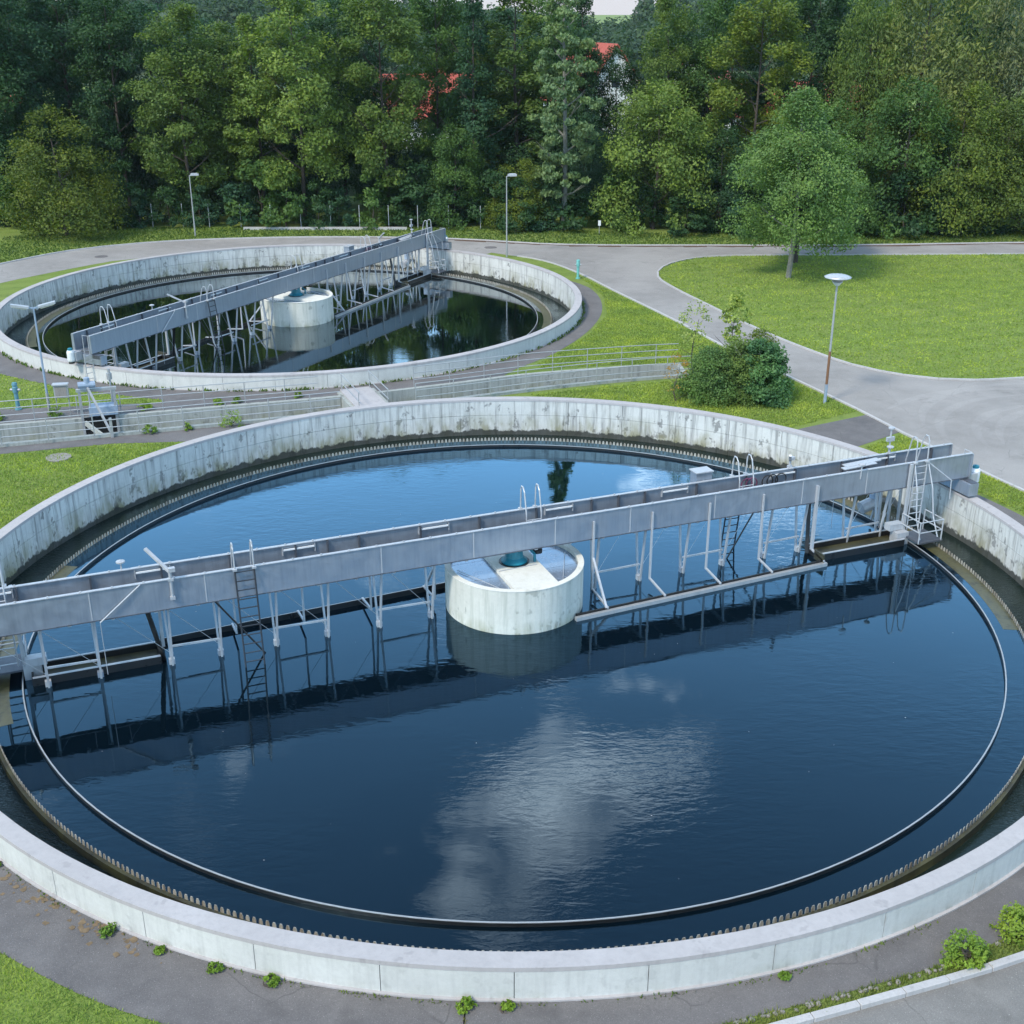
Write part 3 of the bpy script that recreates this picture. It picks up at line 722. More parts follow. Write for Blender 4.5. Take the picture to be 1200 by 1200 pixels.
        for s in (-1, 1):
            MB().tube([(h * 17.70, s * .86, 1.02), (h * 17.88, s * .86, 1.02)], 0.20, 18).build('wheel', 'rubber', cg)
            MB().box((h * 17.78, s * .86, 1.28), (0.3, 0.5, 0.18)).build('axle_box', 'girder_dark', cg)
        mo = MB().box((h * 18.12, -h * 0.35, 1.28), (0.42, 0.5, 0.45)).build('drive_box', 'galv', cg)
        MB().lathe([(0.16, 1.05), (0.19, 1.12), (0.19, 1.52), (0.15, 1.62), (0.0, 1.66)], 14, (h * 18.42, -h * .35, 0)).build('drive_motor', 'white', mo)
        MB().lathe([(0.12, 1.60), (0.12, 1.72), (0, 1.76)], 12, (h * 18.42, -h * .35, 0)).build('motor_cap', 'teal', mo)
        MB().lathe([(0.15, 0.95), (0.15, 1.05)], 14, (h * 18.42, -h * .35, 0)).build('motor_base', 'black_steel', mo)
        # end frame between the girders
        MB().tube([(h * 17.98, -.5, GB), (h * 17.98, -.5, GT + .02), (h * 17.98, -.15, GT + .02), (h * 17.98, -.15, GB)], 0.02, 6).build('end_gate', 'galv', b)
        MB().box((h * 17.93, -.57, (GB + GT) / 2), (.05, .16, GT - GB)).box((h * 17.93, .57, (GB + GT) / 2), (.05, .16, GT - GB)).build('end_plate', 'girder', b)
        # outside access ladder down the tank wall
        ladder(b, h * 18.15, h * .55, 0.1, GB + .1, 0.5, 'galv', 0.3, 0, name='wall_ladder')
        # cabinet on the outside of the rear girder
        if h > 0:
            cb = MB().box((h * 7.35, h * .86, GT - .02), (0.62, 0.42, 0.62)).build('control_cabinet', 'girder', b)
            MB().box((h * 7.35, h * .86, GT + .31), (0.70, 0.50, 0.04)).build('cabinet_roof', 'galv', cb)
    # loops at the centre
    ladder(b, 0.72, 0.60, GB - 0.4, GT, 0.52, 'galv', 0.28, 0.85, inward=-1)
    # hoses and fittings on the walkway
    for k, m in ((8.95, 'hose'), (9.15, 'hose'), (9.8, 'rubber'), (10.0, 'black_steel'), (10.35, 'rubber')):
        MB().tube([(k + .22 * math.cos(a), 0.42, GB + .62 + .22 * math.sin(a)) for a in [j * math.pi / 8 for j in range(17)]], 0.022, 6).build('coiled_hose', m, b)
    MB().bar((12.9, .25, GT - .08), (14.4, .25, GT - .02), 0.30, 0.03).build('loose_plank', 'galv', b)
    MB().bar((12.7, .05, GT - .10), (14.1, .05, GT - .04), 0.25, 0.03).build('loose_plank', 'galv', b)
    for u, v in ((13.0, -.60), (-12.1, .60), (15.1, .55)):
        MB().tube([(u, v, GT - .3), (u, v, GT + .25)], 0.025, 6).lathe([(0.0, GT + .32), (0.13, GT + .28), (0.13, GT + .24), (0.03, GT + .2)], 12, (u, v, 0)).build('signal_disc', 'galv', b)
    MB().tube([(15.1, .60, GT), (15.1, .60, GT + .95)], 0.03, 6).box((15.1, .60, GT + .55), (.32, .1, .16)).lathe([(0, GT + 1.02), (.12, GT + 1.0), (.12, GT + .95), (0, GT + .92)], 10, (15.1, .60, 0)).build('wind_sensor', 'galv', b)
    return b
br = make_bridge(C1, A1, 'long grey steel girder bridge across the blue foreground tank')
b2 = copy_tree(br)
b2.location = (*C2, 0); b2.rotation_euler = (0, 0, A2)
b2['label'] = 'grey steel girder bridge on white legs across the far green tank'
# ------------------------------------------------------------------ handrails along the channel
def handrail(name, line, label, z0, spacing=1.9, rails=(0.38, 0.72, 1.05), r=0.022):
    pts = [Vector((*p, 0)) for p in line]
    o = empty(name, (*line[0], 0), 0, label, 'handrail', 'tube handrails along the channel')
    base = Vector((*line[0], 0))
    acc = 0.0; pm = MB().tube([(0, 0, z0), (0, 0, z0 + rails[-1])], 0.024, 6).mesh('post')
    put('post', pm, 'rail', o, (0, 0, 0))
    for a, b in zip(pts[:-1], pts[1:]):
        L = (b - a).length
        while acc + L >= spacing:
            k = (spacing - acc) / L; a = a + (b - a) * k; L = (b - a).length; acc = 0
            put('post', pm, 'rail', o, a - base)
        acc += L
    for h in rails:
        MB().tube([p - base + Vector((0, 0, z0 + h)) for p in pts], r, 6).build('rail', 'rail', o)
    return o
def clip(line, a, b): return [p for p in line if a <= p[0] <= b]
fo = [(x - 0.05, y + 0.32) for x, y in CH_FAR]
ne = [(x + 0.04, y - 0.12) for x, y in CH_NEAR]
handrail('handrail', clip(fo, -33, -8.6), 'tube handrail on the far channel edge, left of the concrete crossing', 0.0)
handrail('handrail', clip(fo, -5.6, 10), 'tube handrail on the far channel edge, right of the concrete crossing', 0.0)
handrail('handrail', clip(ne, -33, -7.6), 'tube handrail on the near channel edge, left of the concrete crossing', 0.12)
handrail('handrail', clip(ne, -5.2, 10), 'tube handrail on the near channel edge ending at the bushes', 0.12)
sl = empty('crossing_slab', (-7.1, 55.2, 0), R(112), 'short pale concrete slab with handrails crossing the channel', 'footbridge')
MB().box((-.2, 0, 0.10), (4.0, 1.5, 0.14)).build('slab', 'coping', sl)
for s in (-1, 1):
    MB().box((0, s * 0.85, -0.35), (3.4, 0.18, 0.9)).build('side_wall', 'channel', sl)
    for x in (-1.6, 1.6): MB().tube([(x, s * .7, .15), (x, s * .7, 1.0)], 0.022, 6).build('post', 'rail', sl)
    for h in (.55, 1.0): MB().tube([(-1.75, s * .7, h), (1.75, s * .7, h)], 0.022, 6).build('rail', 'rail', sl)

# sluice gate standing in the channel
sg = empty('sluice_gate', (-18.6, 51.2, 0), R(17), 'grey sluice gate frame with spindle motors standing in the channel', 'sluice gate')
for x in (-.75, .75): MB().box((x, 1.3, 0.2), (0.12, 0.14, 2.6)).build('frame_post', 'rail', sg)
MB().box((0, 1.3, -0.35), (1.4, 0.06, 1.0)).build('gate_plate', 'black_steel', sg)
MB().box((0, 1.3, 1.45), (1.75, 0.2, 0.12)).build('cross_beam', 'rail', sg)
MB().box((0.2, 1.55, 0.42), (1.25, 0.75, 0.4)).build('cover_hood', 'bluegrey', sg)
MB().tube([(-.35, 1.3, -.2), (-.35, 1.3, 1.9)], 0.04, 8).build('spindle', 'galv', sg)
ac = MB().tube([(-.75, 1.2, 1.72), (.0, 1.2, 1.72)], 0.15, 10).build('actuator', 'bluegrey', sg)
MB().lathe([(0.13, 1.72), (0.13, 2.05), (0, 2.1)], 10, (-.35, 1.2, 0)).build('actuator_cap', 'bluegrey', ac)
MB().tube([(.62, 1.9, .6), (.62, 1.9, 1.85)], 0.05, 8).lathe([(.12, 1.7), (.12, 2.0), (.06, 2.0), (.06, 2.2), (0, 2.2)], 10, (.62, 1.9, 0)).build('vent_pipe', 'rail', sg)
MB().bar((-.35, 1.1, 1.6), (.55, -1.3, .05), 0.09, 0.08).build('brace', 'rail', sg)
MB().bar((-.6, .6, .1), (.5, -1.4, -.3), 0.10, 0.22).build('stop_log', 'channel', sg)
MB().bar((.55, -1.5, -.4), (.55, -1.5, .9), 0.12).build('guide_post', 'rail', sg)
cb = empty('control_box', (-20.8, 53.0, 0), R(10), 'small grey control box on two thin legs beside the channel', 'control box')
for x in (-.28, .28): MB().tube([(x, 0, 0), (x, 0, 1.5)], 0.025, 6).build('leg', 'rail', cb)
bx = MB().box((0, 0, 1.2), (0.62, 0.25, 0.6)).build('cabinet', 'rail', cb); MB().box((0, -.02, 1.53), (0.70, 0.36, 0.05)).build('roof', 'galv', bx)
MB().box((0, -.13, 1.2), (0.5, 0.02, 0.48)).build('door', 'stone', bx)

# ------------------------------------------------------------------ lamps, hydrants and small site things
def lamp(loc, H, kind, label, rz=0, rusty=False):
    o = empty('street_lamp', (*loc, 0), rz, label, 'street lamp', 'street lamps of the plant')
    if rusty:
        MB().tube([(0, 0, 0), (0, 0, .95)], 0.075, 10).build('pole_base', 'bluegrey', o)
        MB().tube([(0, 0, .95), (0, 0, H * .42)], 0.062, 10).build('rusty_pole', 'rust', o)['label'] = 'rust stained lower half of the pole'
        MB().tube([(0, 0, H * .42), (0, 0, H - .2)], 0.055, 10, 0.045).build('pole', 'rail', o)
    else:
        MB().tube([(0, 0, 0), (0, 0, 1.0)], 0.07, 10).build('pole_base', 'rail', o)
        MB().tube([(0, 0, 1.0), (0, 0, H - .1)], 0.055, 10, 0.04).build('pole', 'bluegrey' if kind == 'twin' else 'rail', o)
    if kind == 'disc':
        h = MB().lathe([(0.05, H - .45), (0.09, H - .42), (0.30, H - .14), (0.60, H - .06), (0.62, H - .02), (0.45, H + .05), (0, H + .09)], 28).build('lamp_head', 'galv', o, smooth=True)
        MB().lathe([(0.10, H - .42), (0.24, H - .26)], 20).build('diffuser', 'white', h)
    elif kind == 'single':
        MB().bar((0, 0, H - .12), (.16, 0, H - .08), .07).build('arm', 'rail', o)
        h = MB().box((.42, 0, H - .03), (0.66, 0.30, 0.14)).box((.42, 0, H + .06), (0.5, .2, .05)).build('lamp_head', 'galv', o)
        MB().box((.46, 0, H - .115), (0.48, 0.22, 0.03)).build('diffuser', 'lamp_glass', h)
    else:
        for s in (-1, 1):
            MB().bar((0, 0, H - .12), (s * .25, 0, H - .06), .07).build('arm', 'bluegrey', o)
            h = MB().bar((s * .2, 0, H - .06), (s * 0.95, 0, H + .10), 0.27, 0.10).build('lamp_head', 'galv', o)
            MB().bar((s * .3, 0, H - .13), (s * 0.9, 0, H + .015), 0.2, 0.03).build('diffuser', 'lamp_glass', h)
    return o
lamp((15.0, 54.9), 6.1, 'disc', 'street lamp with flat disc head and rust stained pole beside the bushes', rusty=True)
lamp((-0.4, 91.6), 6.1, 'single', 'single headed street lamp on the grass behind the far tank', R(8))
lamp((-26.4, 100.8), 5.0, 'single', 'single headed street lamp on the left before the dark trees', R(10))
lamp((-21.6, 53.3), 5.1, 'twin', 'two headed street lamp with blue grey pole by the channel', R(20))
def hydrant(loc, mat, label, H=1.25):
    o = empty('hydrant', (*loc, 0), 0, label, 'hydrant', 'hydrants')
    MB().lathe([(0.16, 0), (0.16, .06), (0.095, .08), (0.095, H * .62), (0.13, H * .64), (0.13, H * .82), (0.10, H * .86), (0.13, H * .9), (0.11, H * .98), (0, H)], 14).build('body', mat, o)
    for s in (-1, 1): MB().tube([(s * .1, 0, H * .73), (s * .23, 0, H * .73)], 0.06, 8).build('outlet', 'rail', o)
    return o
hydrant((4.62, 83.7), 'hydrant', 'pale green hydrant where path meets grass beside the far tank', 1.35)
hydrant((-23.3, 53.9), 'hydrant_blue', 'blue hydrant on the grass near the two headed lamp', 1.35)
mp = empty('marker_post', (7.3, 101.3, 0), 0, 'small white marker board on a post before the trees', 'marker post')
MB().tube([(0, 0, 0), (0, 0, 1.2)], 0.03, 6).build('post', 'rail', mp); MB().box((0, -.03, 1.0), (.22, .03, .42)).build('board', 'white', mp)
o = MB().lathe([(0.52, -.02), (0.52, .05), (0.44, .06), (0.43, .05), (0, .05)], 24).build('manhole_cover', 'stone', None, (-19.1, 47.3, 0))
tag(o, 'round concrete manhole cover in the lawn left of the near tank', 'manhole cover')
for k, (x, y, w, lab) in enumerate(((-1.7, 95.6, .5, 'dark drain cover in the far road behind the near lamp'), (-31.4, 91.8, .5, 'dark drain cover in the curved road on the far left'))):
    tag(MB().lathe([(w, .0), (w, .014), (0, .014)], 20).build('drain_cover', 'path', None, (x, y, .004)), lab, 'drain cover', 'drain covers')
# fence posts and low wall before the trees
fp = empty('wire_fence', (-18, 104.6, 0), 0, 'row of thin pale fence posts strung with wire before the dark trees', 'fence')
fxy = [(-34.05, 104.6), (-31.13, 105.2), (-28.5, 105.2), (-26.2, 105.1), (-23.43, 104.9), (-20.75, 104.6), (-18.17, 104.5), (-15.6, 104.5), (-13.1, 104.4), (-10.6, 104.4), (-8.09, 104.3), (-5.44, 104.2), (-2.7, 104.0)]
pm = MB().tube([(0, 0, 0), (0, 0, 2.0)], 0.035, 6).mesh('fence_post')
for x, y in fxy: put('fence_post', pm, 'galv', fp, (x + 18, y - 104.6, 0))
for h in (0.5, 1.1, 1.7): MB().tube([(x + 18, y - 104.6, h) for x, y in fxy], 0.0022, 3).build('wire', 'girder_dark', fp)
lw = MB().bar((-23.0, 103.9, .10), (-9.0, 103.9, .10), .25, .26).build('low_wall', 'kerb'); tag(lw, 'low pale concrete edging wall below the wire fence', 'wall')

# ------------------------------------------------------------------ foliage
def quads(name, P, U, V, mat='leaf', fold=0.0):
    """one diamond leaf per point; P centres, U half length, V half width"""
    n = len(P); v = np.empty((n, 4, 3)); v[:, 0] = P - U; v[:, 1] = P + V; v[:, 2] = P + U; v[:, 3] = P - V
    me = bpy.data.meshes.new(name)
    me.vertices.add(4 * n); me.vertices.foreach_set('co', v.reshape(-1).astype(np.float32))
    me.loops.add(4 * n); me.loops.foreach_set('vertex_index', np.arange(4 * n, dtype=np.int32))
    me.polygons.add(n); me.polygons.foreach_set('loop_start', np.arange(0, 4 * n, 4, dtype=np.int32))
    me.update(calc_edges=True); me.materials.append(M[mat]); return me
def unit(a): return a / np.maximum(np.linalg.norm(a, axis=1, keepdims=True), 1e-9)
def crown(name, seed, H, Rr, base, n, leaf, kind='broad', clumps=90):
    r = np.random.default_rng(seed)
    t = r.random(clumps) ** (0.9 if kind != 'bush' else 1.15)
    if kind == 'poplar': prof = np.clip(0.45 + 0.55 * np.sin(np.pi * np.clip(t * 0.95 + 0.05, 0, 1) ** 0.7), 0, 1) * (1 - 0.75 * t ** 3)
    elif kind == 'bush': prof = np.sqrt(np.clip(1 - (t * 0.97) ** 2, 0.03, 1))
    elif kind == 'willow': prof = np.clip(np.sin(np.pi * (0.16 + 0.80 * t)), 0.1, 1) ** 0.6
    elif kind == 'oval': prof = np.clip(np.sin(np.pi * (0.14 + 0.82 * t)), 0.08, 1) ** 0.85
    elif kind == 'lawn': prof = np.clip(np.sin(np.pi * (0.26 + 0.71 * t)), 0.06, 1) ** 1.15
    elif kind == 'cone': prof = np.clip(1.05 - t, 0.06, 1) ** 0.8
    else: prof = np.clip(np.sin(np.pi * (0.18 + 0.77 * t)), 0.1, 1) ** 0.7
    a = r.random(clumps) * 2 * np.pi
    rad = Rr * prof * (0.30 + 0.62 * np.sqrt(r.random(clumps))) * r.uniform(0.8, 1.12, clumps)
    c = np.stack([rad * np.cos(a), rad * np.sin(a), base + (H - base) * (0.03 + 0.93 * t)], 1)
    cr = r.uniform(0.16, 0.34, clumps) * Rr * (0.75 if kind == 'poplar' else 1) * (0.55 + 0.45 * prof)
    w = cr ** 2; idx = r.choice(clumps, n, p=w / w.sum())
    d = unit(r.normal(size=(n, 3))); d[:, 2] = d[:, 2] * 0.8 + 0.12
    q = r.random(n) ** 0.42
    P = c[idx] + d * (cr[idx] * q)[:, None] * np.array([1.1, 1.1, 0.92])
    if kind == 'willow': P[:, 2] -= (r.random(n) ** 2) * cr[idx] * 1.4
    P[:, 2] = np.maximum(P[:, 2], 0.08)
    out = unit(P - np.array([0, 0, base + (H - base) * 0.35]))
    nrm = unit(out * 0.55 + np.array([0, 0, 0.45]) + r.normal(size=(n, 3)) * 0.55)
    u = unit(np.cross(nrm, r.normal(size=(n, 3))))
    if kind == 'willow' or kind == 'poplar': u = unit(u + np.array([0, 0, -0.9 if kind == 'willow' else 0.9]))
    v = unit(np.cross(nrm, u)); s = leaf * r.uniform(0.55, 1.25, n)
    asp = 0.34 if kind in ('willow',) else 0.55
    return quads(name, P, u * (s * 0.5)[:, None], v * (s * 0.5 * asp)[:, None])
def trunk(name, seed, H, r0, limbs=9, base=0.25, spread=0.20, lean=0.02, mat='bark'):
    r = random.Random(seed); mb = MB()
    ln = (r.uniform(-lean, lean) * H, r.uniform(-lean, lean) * H)
    axis = lambda k: Vector((ln[0] * k * k + .12 * math.sin(k * 6 + seed), ln[1] * k * k + .12 * math.cos(k * 5 + seed), H * k))
    ks = [i / 8 for i in range(9)]
    mb.tube([axis(k * .93) - Vector((0, 0, .15 if k == 0 else 0)) for k in ks], r0, 8, r0 * .18)
    for i in range(limbs):
        k = base + (0.86 - base) * i / max(1, limbs - 1); p = axis(k); a = i * 2.4 + r.uniform(-.4, .4); L = H * spread * (1.15 - k) * r.uniform(.8, 1.3)
        e = p + Vector((math.cos(a) * L, math.sin(a) * L, L * r.uniform(.5, 1.0))); m = (p + e) / 2 + Vector((0, 0, -L * .08))
        mb.tube([p, m, e], r0 * (.5 - .33 * k), 5, r0 * .06)
        for q in range(2):
            a2 = a + r.uniform(-.9, .9); e2 = m + Vector((math.cos(a2), math.sin(a2), r.uniform(.4, 1))) * L * .45
            mb.tube([m, e2], r0 * .14, 4, r0 * .03)
    me = mb.mesh(name); me.materials.append(M[mat]); return me
KIND = {   # crown mesh, trunk mesh, nominal height and radius
 'broad': (crown('crown', 1, 20, 4.6, 2.0, 25000, .31, 'broad', 150), trunk('trunk', 1, 18, .20), 20, 4.6),
 'round': (crown('crown', 2, 20, 4.6, 3.0, 23000, .31, 'broad', 110), trunk('trunk', 2, 18, .19, 11), 20, 4.6),
 'open': (crown('crown', 3, 20, 4.6, 3.5, 20000, .32, 'broad', 80), trunk('trunk', 3, 19, .19, 14, .3, .26), 20, 4.6),
 'oval': (crown('crown', 4, 20, 3.1, 2.0, 16000, .30, 'oval', 110), trunk('trunk', 4, 19, .22), 20, 3.1),
 'spire': (crown('crown', 5, 20, 3.0, 1.5, 12000, .28, 'cone', 130), trunk('trunk', 5, 19.5, .2), 20, 3.0),
 'poplar': (crown('crown', 6, 25, 2.6, 2.2, 22000, .31, 'poplar', 210), trunk('trunk', 6, 24, .22, 16, .12, .10, 0, 'pale_bark'), 25, 2.6),
 'willow': (crown('crown', 7, 20, 5.6, 2.0, 24000, .40, 'willow', 110), trunk('trunk', 7, 17, .3), 20, 5.6),
 'bushy': (crown('crown', 8, 11, 5.2, 0.2, 20000, .26, 'bush', 120), trunk('trunk', 8, 9, .18, 8, .1), 11, 5.2),
 'bushy2': (crown('crown', 9, 11, 5.2, 0.2, 20000, .27, 'bush', 90), trunk('trunk', 9, 9, .18, 8, .1), 11, 5.2),
 'shrub': (crown('crown', 10, 4, 2.3, 0.05, 2600, .30, 'bush', 30), trunk('trunk', 10, 3, .06, 6, .1), 4, 2.3),
 'shrub2': (crown('crown', 11, 4, 2.3, 0.05, 2600, .27, 'bush', 22), trunk('trunk', 11, 3, .06, 6, .1), 4, 2.3),
}
def tree(kind, x, y, H, Rr, color, label=None, group=None, name='tree', cat='tree', z=0.0, rz=None):
    cm, tm, H0, R0 = KIND[kind]
    o = empty(name, (x, y, z), rnd.uniform(0, 6.28) if rz is None else rz, label, cat, group)
    sc = (Rr / R0, Rr / R0, H / H0)
    c = put('crown', cm, None, o); c.scale = sc; c.color = (*[min(1, k * q) for k, q in zip(color, (1.62, 1.5, 1.3))], 1)
    t = put('trunk', tm, None, o); t.scale = sc
    return o
DK = (0.022, 0.058, 0.026); DT = (0.024, 0.066, 0.042); MG = (0.045, 0.098, 0.030); OL = (0.066, 0.114, 0.030)
LG = (0.098, 0.158, 0.040); GG = (0.085, 0.115, 0.066); YG = (0.095, 0.135, 0.020); PG = (0.10, 0.165, 0.095)
belt = 'trees of the belt behind the tanks'
for px, y, H, Rr, kind, colr, lab in [
    (-25, 107, 20, 4.8, 'broad', DK, 'dark leafy tree cut by the left edge of the tree belt'),
    (25, 111, 21, 4.4, 'round', DT, 'tall blue green tree at the left end, behind the yellowish low tree'),
    (62, 101.0, 10.2, 5.2, 'bushy', (0.066, 0.098, 0.018), 'low broad yellow green tree with foliage down to the grass, far left'),
    (82, 115, 22, 4.6, 'open', DT, 'tall open dark tree with forked trunk rising behind the low yellow green tree'),
    (140, 111, 20, 4.0, 'open', DK, 'dark open tree just right of the low yellow green tree'),
    (180, 117, 18.5, 4.5, 'broad', DT, 'dark tree set back behind the left street lamp, left of an olive crown'),
    (215, 108, 18.3, 4.4, 'round', OL, 'olive topped tree rising directly behind the left street lamp'),
    (264, 113, 16.8, 4.2, 'broad', OL, 'shorter olive tree with the blue hill showing above it'),
    (302, 109, 17.6, 3.0, 'oval', LG, 'narrow light green tree peak standing against the blue hill'),
    (352, 106.5, 20.5, 4.8, 'round', LG, 'large bright green tree left of the red roof'),
    (400, 116, 19, 4.0, 'broad', DK, 'dark tree set back between the bright green and the olive tree'),
    (450, 107.5, 20.5, 4.6, 'open', OL, 'olive leaved open tree just left of the steep red roof'),
    (512, 113, 21.5, 3.6, 'open', MG, 'tall thin leaved tree with bare stems right of the steep red roof'),
    (556, 109, 21, 2.9, 'spire', DT, 'slender dark pointed tree left of the middle street lamp'),
    (604, 112, 20, 3.8, 'oval', OL, 'golden olive tree behind the middle street lamp'),
    (640, 117, 20, 3.6, 'broad', MG, 'mid green tree set back left of the tall poplar'),
    (661, 103.8, 25, 2.9, 'poplar', PG, 'tall narrow grey green poplar with pale trunk near the middle'),
    (682, 119, 19.5, 2.0, 'oval', DK, 'narrow dark tree at the left side of the pale sky gap'),
    (782, 113, 19.0, 3.2, 'round', OL, 'olive tree at the right side of the pale sky gap'),
    (772, 104.2, 12.2, 5.4, 'bushy2', LG, 'bushy light green tree with foliage to the ground right of the poplar'),
    (828, 114, 19.6, 3.8, 'round', MG, 'mid green tree behind the bushy light green tree'),
    (884, 109, 20, 4.6, 'open', (0.085, 0.128, 0.022), 'yellow green tree with dark forked trunk behind the lone lawn tree'),
    (945, 116, 22, 4.4, 'broad', DK, 'very dark tall tree right of the yellow green forked tree'),
    (1012, 110, 19.5, 4.0, 'willow', OL, 'olive willow standing left of the largest willow'),
    (1076, 110, 22.5, 6.0, 'willow', (0.098, 0.132, 0.046), 'largest pale olive willow filling the upper right'),
    (1185, 111, 21, 5.6, 'willow', GG, 'grey green willow in the upper right corner'),
    (985, 102.8, 10.5, 4.6, 'bushy', MG, 'bushy green tree just right of the lone lawn tree'),
    (1065, 102.8, 12.5, 5.2, 'bushy2', MG, 'bushy mid green tree below the largest willow'),
    (1130, 102.0, 12.0, 5.0, 'bushy', (0.070, 0.110, 0.022), 'yellowish green bushy tree along the far right road'),
    (1210, 103, 11.5, 5.4, 'bushy2', (0.060, 0.10, 0.026), 'bushy green tree cut by the right edge of the picture'),
    (900, 103.6, 7.5, 4.0, 'bushy2', DK, 'low dark bushy tree hidden behind the lone lawn tree'),
    (850, 103.4, 8.5, 3.2, 'bushy', DK, 'low dark bushy tree right of the bushy light green one'),
    (610, 104.6, 5.8, 3.0, 'bushy', (0.075, 0.115, 0.02), 'low yellowish bush just right of the middle street lamp'),
    (532, 106, 8.5, 3.2, 'bushy2', MG, 'low leafy tree between the fence end and the middle street lamp'),
    (1262, 108, 18, 5, 'broad', MG, 'green tree beyond the right edge of the picture')]:
    dep = y * .922 + 3.6
    tree(kind, (px - 600) * dep / 1400.65, y, H, Rr, colr, lab, belt)
for px, y, H, Rr, kind, colr, lab in [
    (48, 121, 20, 4.6, 'broad', DK, 'back row tree behind the two leftmost tall trees'), (112, 122, 21, 4.6, 'round', DK, 'back row tree filling between the dark trees on the left'),
    (245, 122, 17, 4.4, 'broad', DT, 'back row tree below the blue hill'), (325, 121, 17, 4.4, 'broad', DT, 'back row tree left of the bright green tree'),
    (425, 121, 18, 3.6, 'round', DK, 'back row tree left of the olive open tree'), (478, 120, 13, 3.0, 'broad', DK, 'back row tree below the steep red roof'), (540, 121, 18.5, 4.0, 'broad', DK, 'back row tree right of the steep red roof'),
    (590, 122, 18, 4.2, 'round', DT, 'back row tree behind the golden olive tree'), (668, 123, 17.5, 3.2, 'broad', DT, 'back row tree behind the poplar'), (722, 121, 14.6, 3.0, 'broad', DK, 'back row tree in front of the red gable'),
    (790, 122, 17.5, 4.2, 'broad', DK, 'back row tree behind the right side of the sky gap'), (858, 122, 18.5, 4.2, 'round', DT, 'back row tree left of the yellow green forked tree'),
    (905, 122, 12, 4.0, 'broad', DK, 'low back row tree before the long red roof'), (985, 121, 19, 4.6, 'broad', DK, 'back row tree left of the willows'), (1130, 121, 20, 5.0, 'broad', DK, 'back row tree between the two right willows')]:
    dep = y * .922 + 3.6
    tree(kind, (px - 600) * dep / 1400.65, y, H, Rr, colr, lab, belt)
rs = random.Random(21)
x = -54.0
while x < 56:
    if abs(x - 7.4) > 1.2:
        yb = 105.8 if x < -1 else (103.6 if x < 12 else 101.4)
        H = rs.uniform(2.4, 5.5)
        tree(rs.choice(['shrub', 'shrub2']), x, yb + rs.uniform(-.6, 1.6), H, H * rs.uniform(.5, .75), rs.choice([DK, DT, DK, MG]), 'dark green undergrowth shrub at the foot of the tree belt', 'undergrowth shrubs below the belt', 'undergrowth_shrub', 'shrub')
    x += rs.uniform(1.7, 3.0)
x = -56.0
while x < 58:
    H = rs.uniform(6, 10)
    tree(rs.choice(['bushy', 'bushy2']), x, rs.uniform(112, 121), H, H * rs.uniform(.38, .5), rs.choice([DK, DT, DK]), 'dark understorey tree deep inside the tree belt', 'understorey trees inside the belt', 'understorey_tree', 'tree')
    x += rs.uniform(4.2, 6.5)
# two lawn trees
lt = empty('lawn_tree', (19.5, 83.9, 0), 0, 'lone light green tree with rounded crown on the lawn', 'tree', 'trees on the lawn')
c = put('crown', crown('crown', 31, 12.8, 4.6, 1.9, 38000, .21, 'lawn', 190), None, lt); c.color = (0.14, 0.24, 0.072, 1)
put('trunk', trunk('trunk', 31, 11.5, .2, 11, .22, .24, 0, 'pale_bark'), None, lt)
tree('oval', 21.2, 89.4, 11.5, 3.3, MG, 'second tree whose dark trunk shows just behind the lone lawn tree', 'trees on the lawn', 'lawn_tree')

# ------------------------------------------------------------------ bushes by the road
def bush(loc, H, Rr, seed, colr, label, n=15000, leaf=.115, kind='bush', base=.03, clumps=150, name='bush', cat='bush', group='bushes beside the channel end', sy=1.0):
    o = empty(name, (*loc, 0), 0, label, cat, group)
    c = put('crown', crown('crown', seed, H, Rr, base, n, leaf, kind, clumps), None, o); c.color = (*[k * 1.45 for k in colr], 1); c.scale = (1, sy, 1)
    put('stems', trunk('stems', seed, H * .8, .03 if H < 3 else .05, 9, .05, .3), None, o)
    return o
bush((9.6, 55.4), 2.6, 1.6, 41, (0.078, 0.142, 0.042), 'dark leafy bush at the left of the bush clump')
bush((10.7, 55.6), 3.0, 1.55, 42, (0.105, 0.160, 0.040), 'middle bush of the clump with mixed green leaves', 16000)
bush((12.0, 55.2), 3.0, 1.50, 43, (0.062, 0.138, 0.058), 'blue green feathery bush at the right of the clump', 16000, .15, 'bush')
bush((12.2, 57.2), 3.1, 1.2, 44, (0.085, 0.125, 0.022), 'yellow green bush top showing behind the clump', 8000)
bush((11.0, 57.8), 5.0, .75, 45, (0.20, 0.26, 0.07), 'young light green sapling rising out of the bush clump', 1500, .17, 'oval', 2.2, 70, 'sapling', 'sapling')
bush((9.0, 57.6), 4.6, .95, 46, (0.17, 0.22, 0.08), 'thin see-through sapling left of the light green sapling', 420, .17, 'oval', 2.2, 60, 'sapling', 'sapling')
bush((7.9, 55.3), 2.4, .7, 47, (0.24, 0.15, 0.035), 'sparse yellowing shrub left of the bush clump', 350, .11, 'oval', .3, 40)
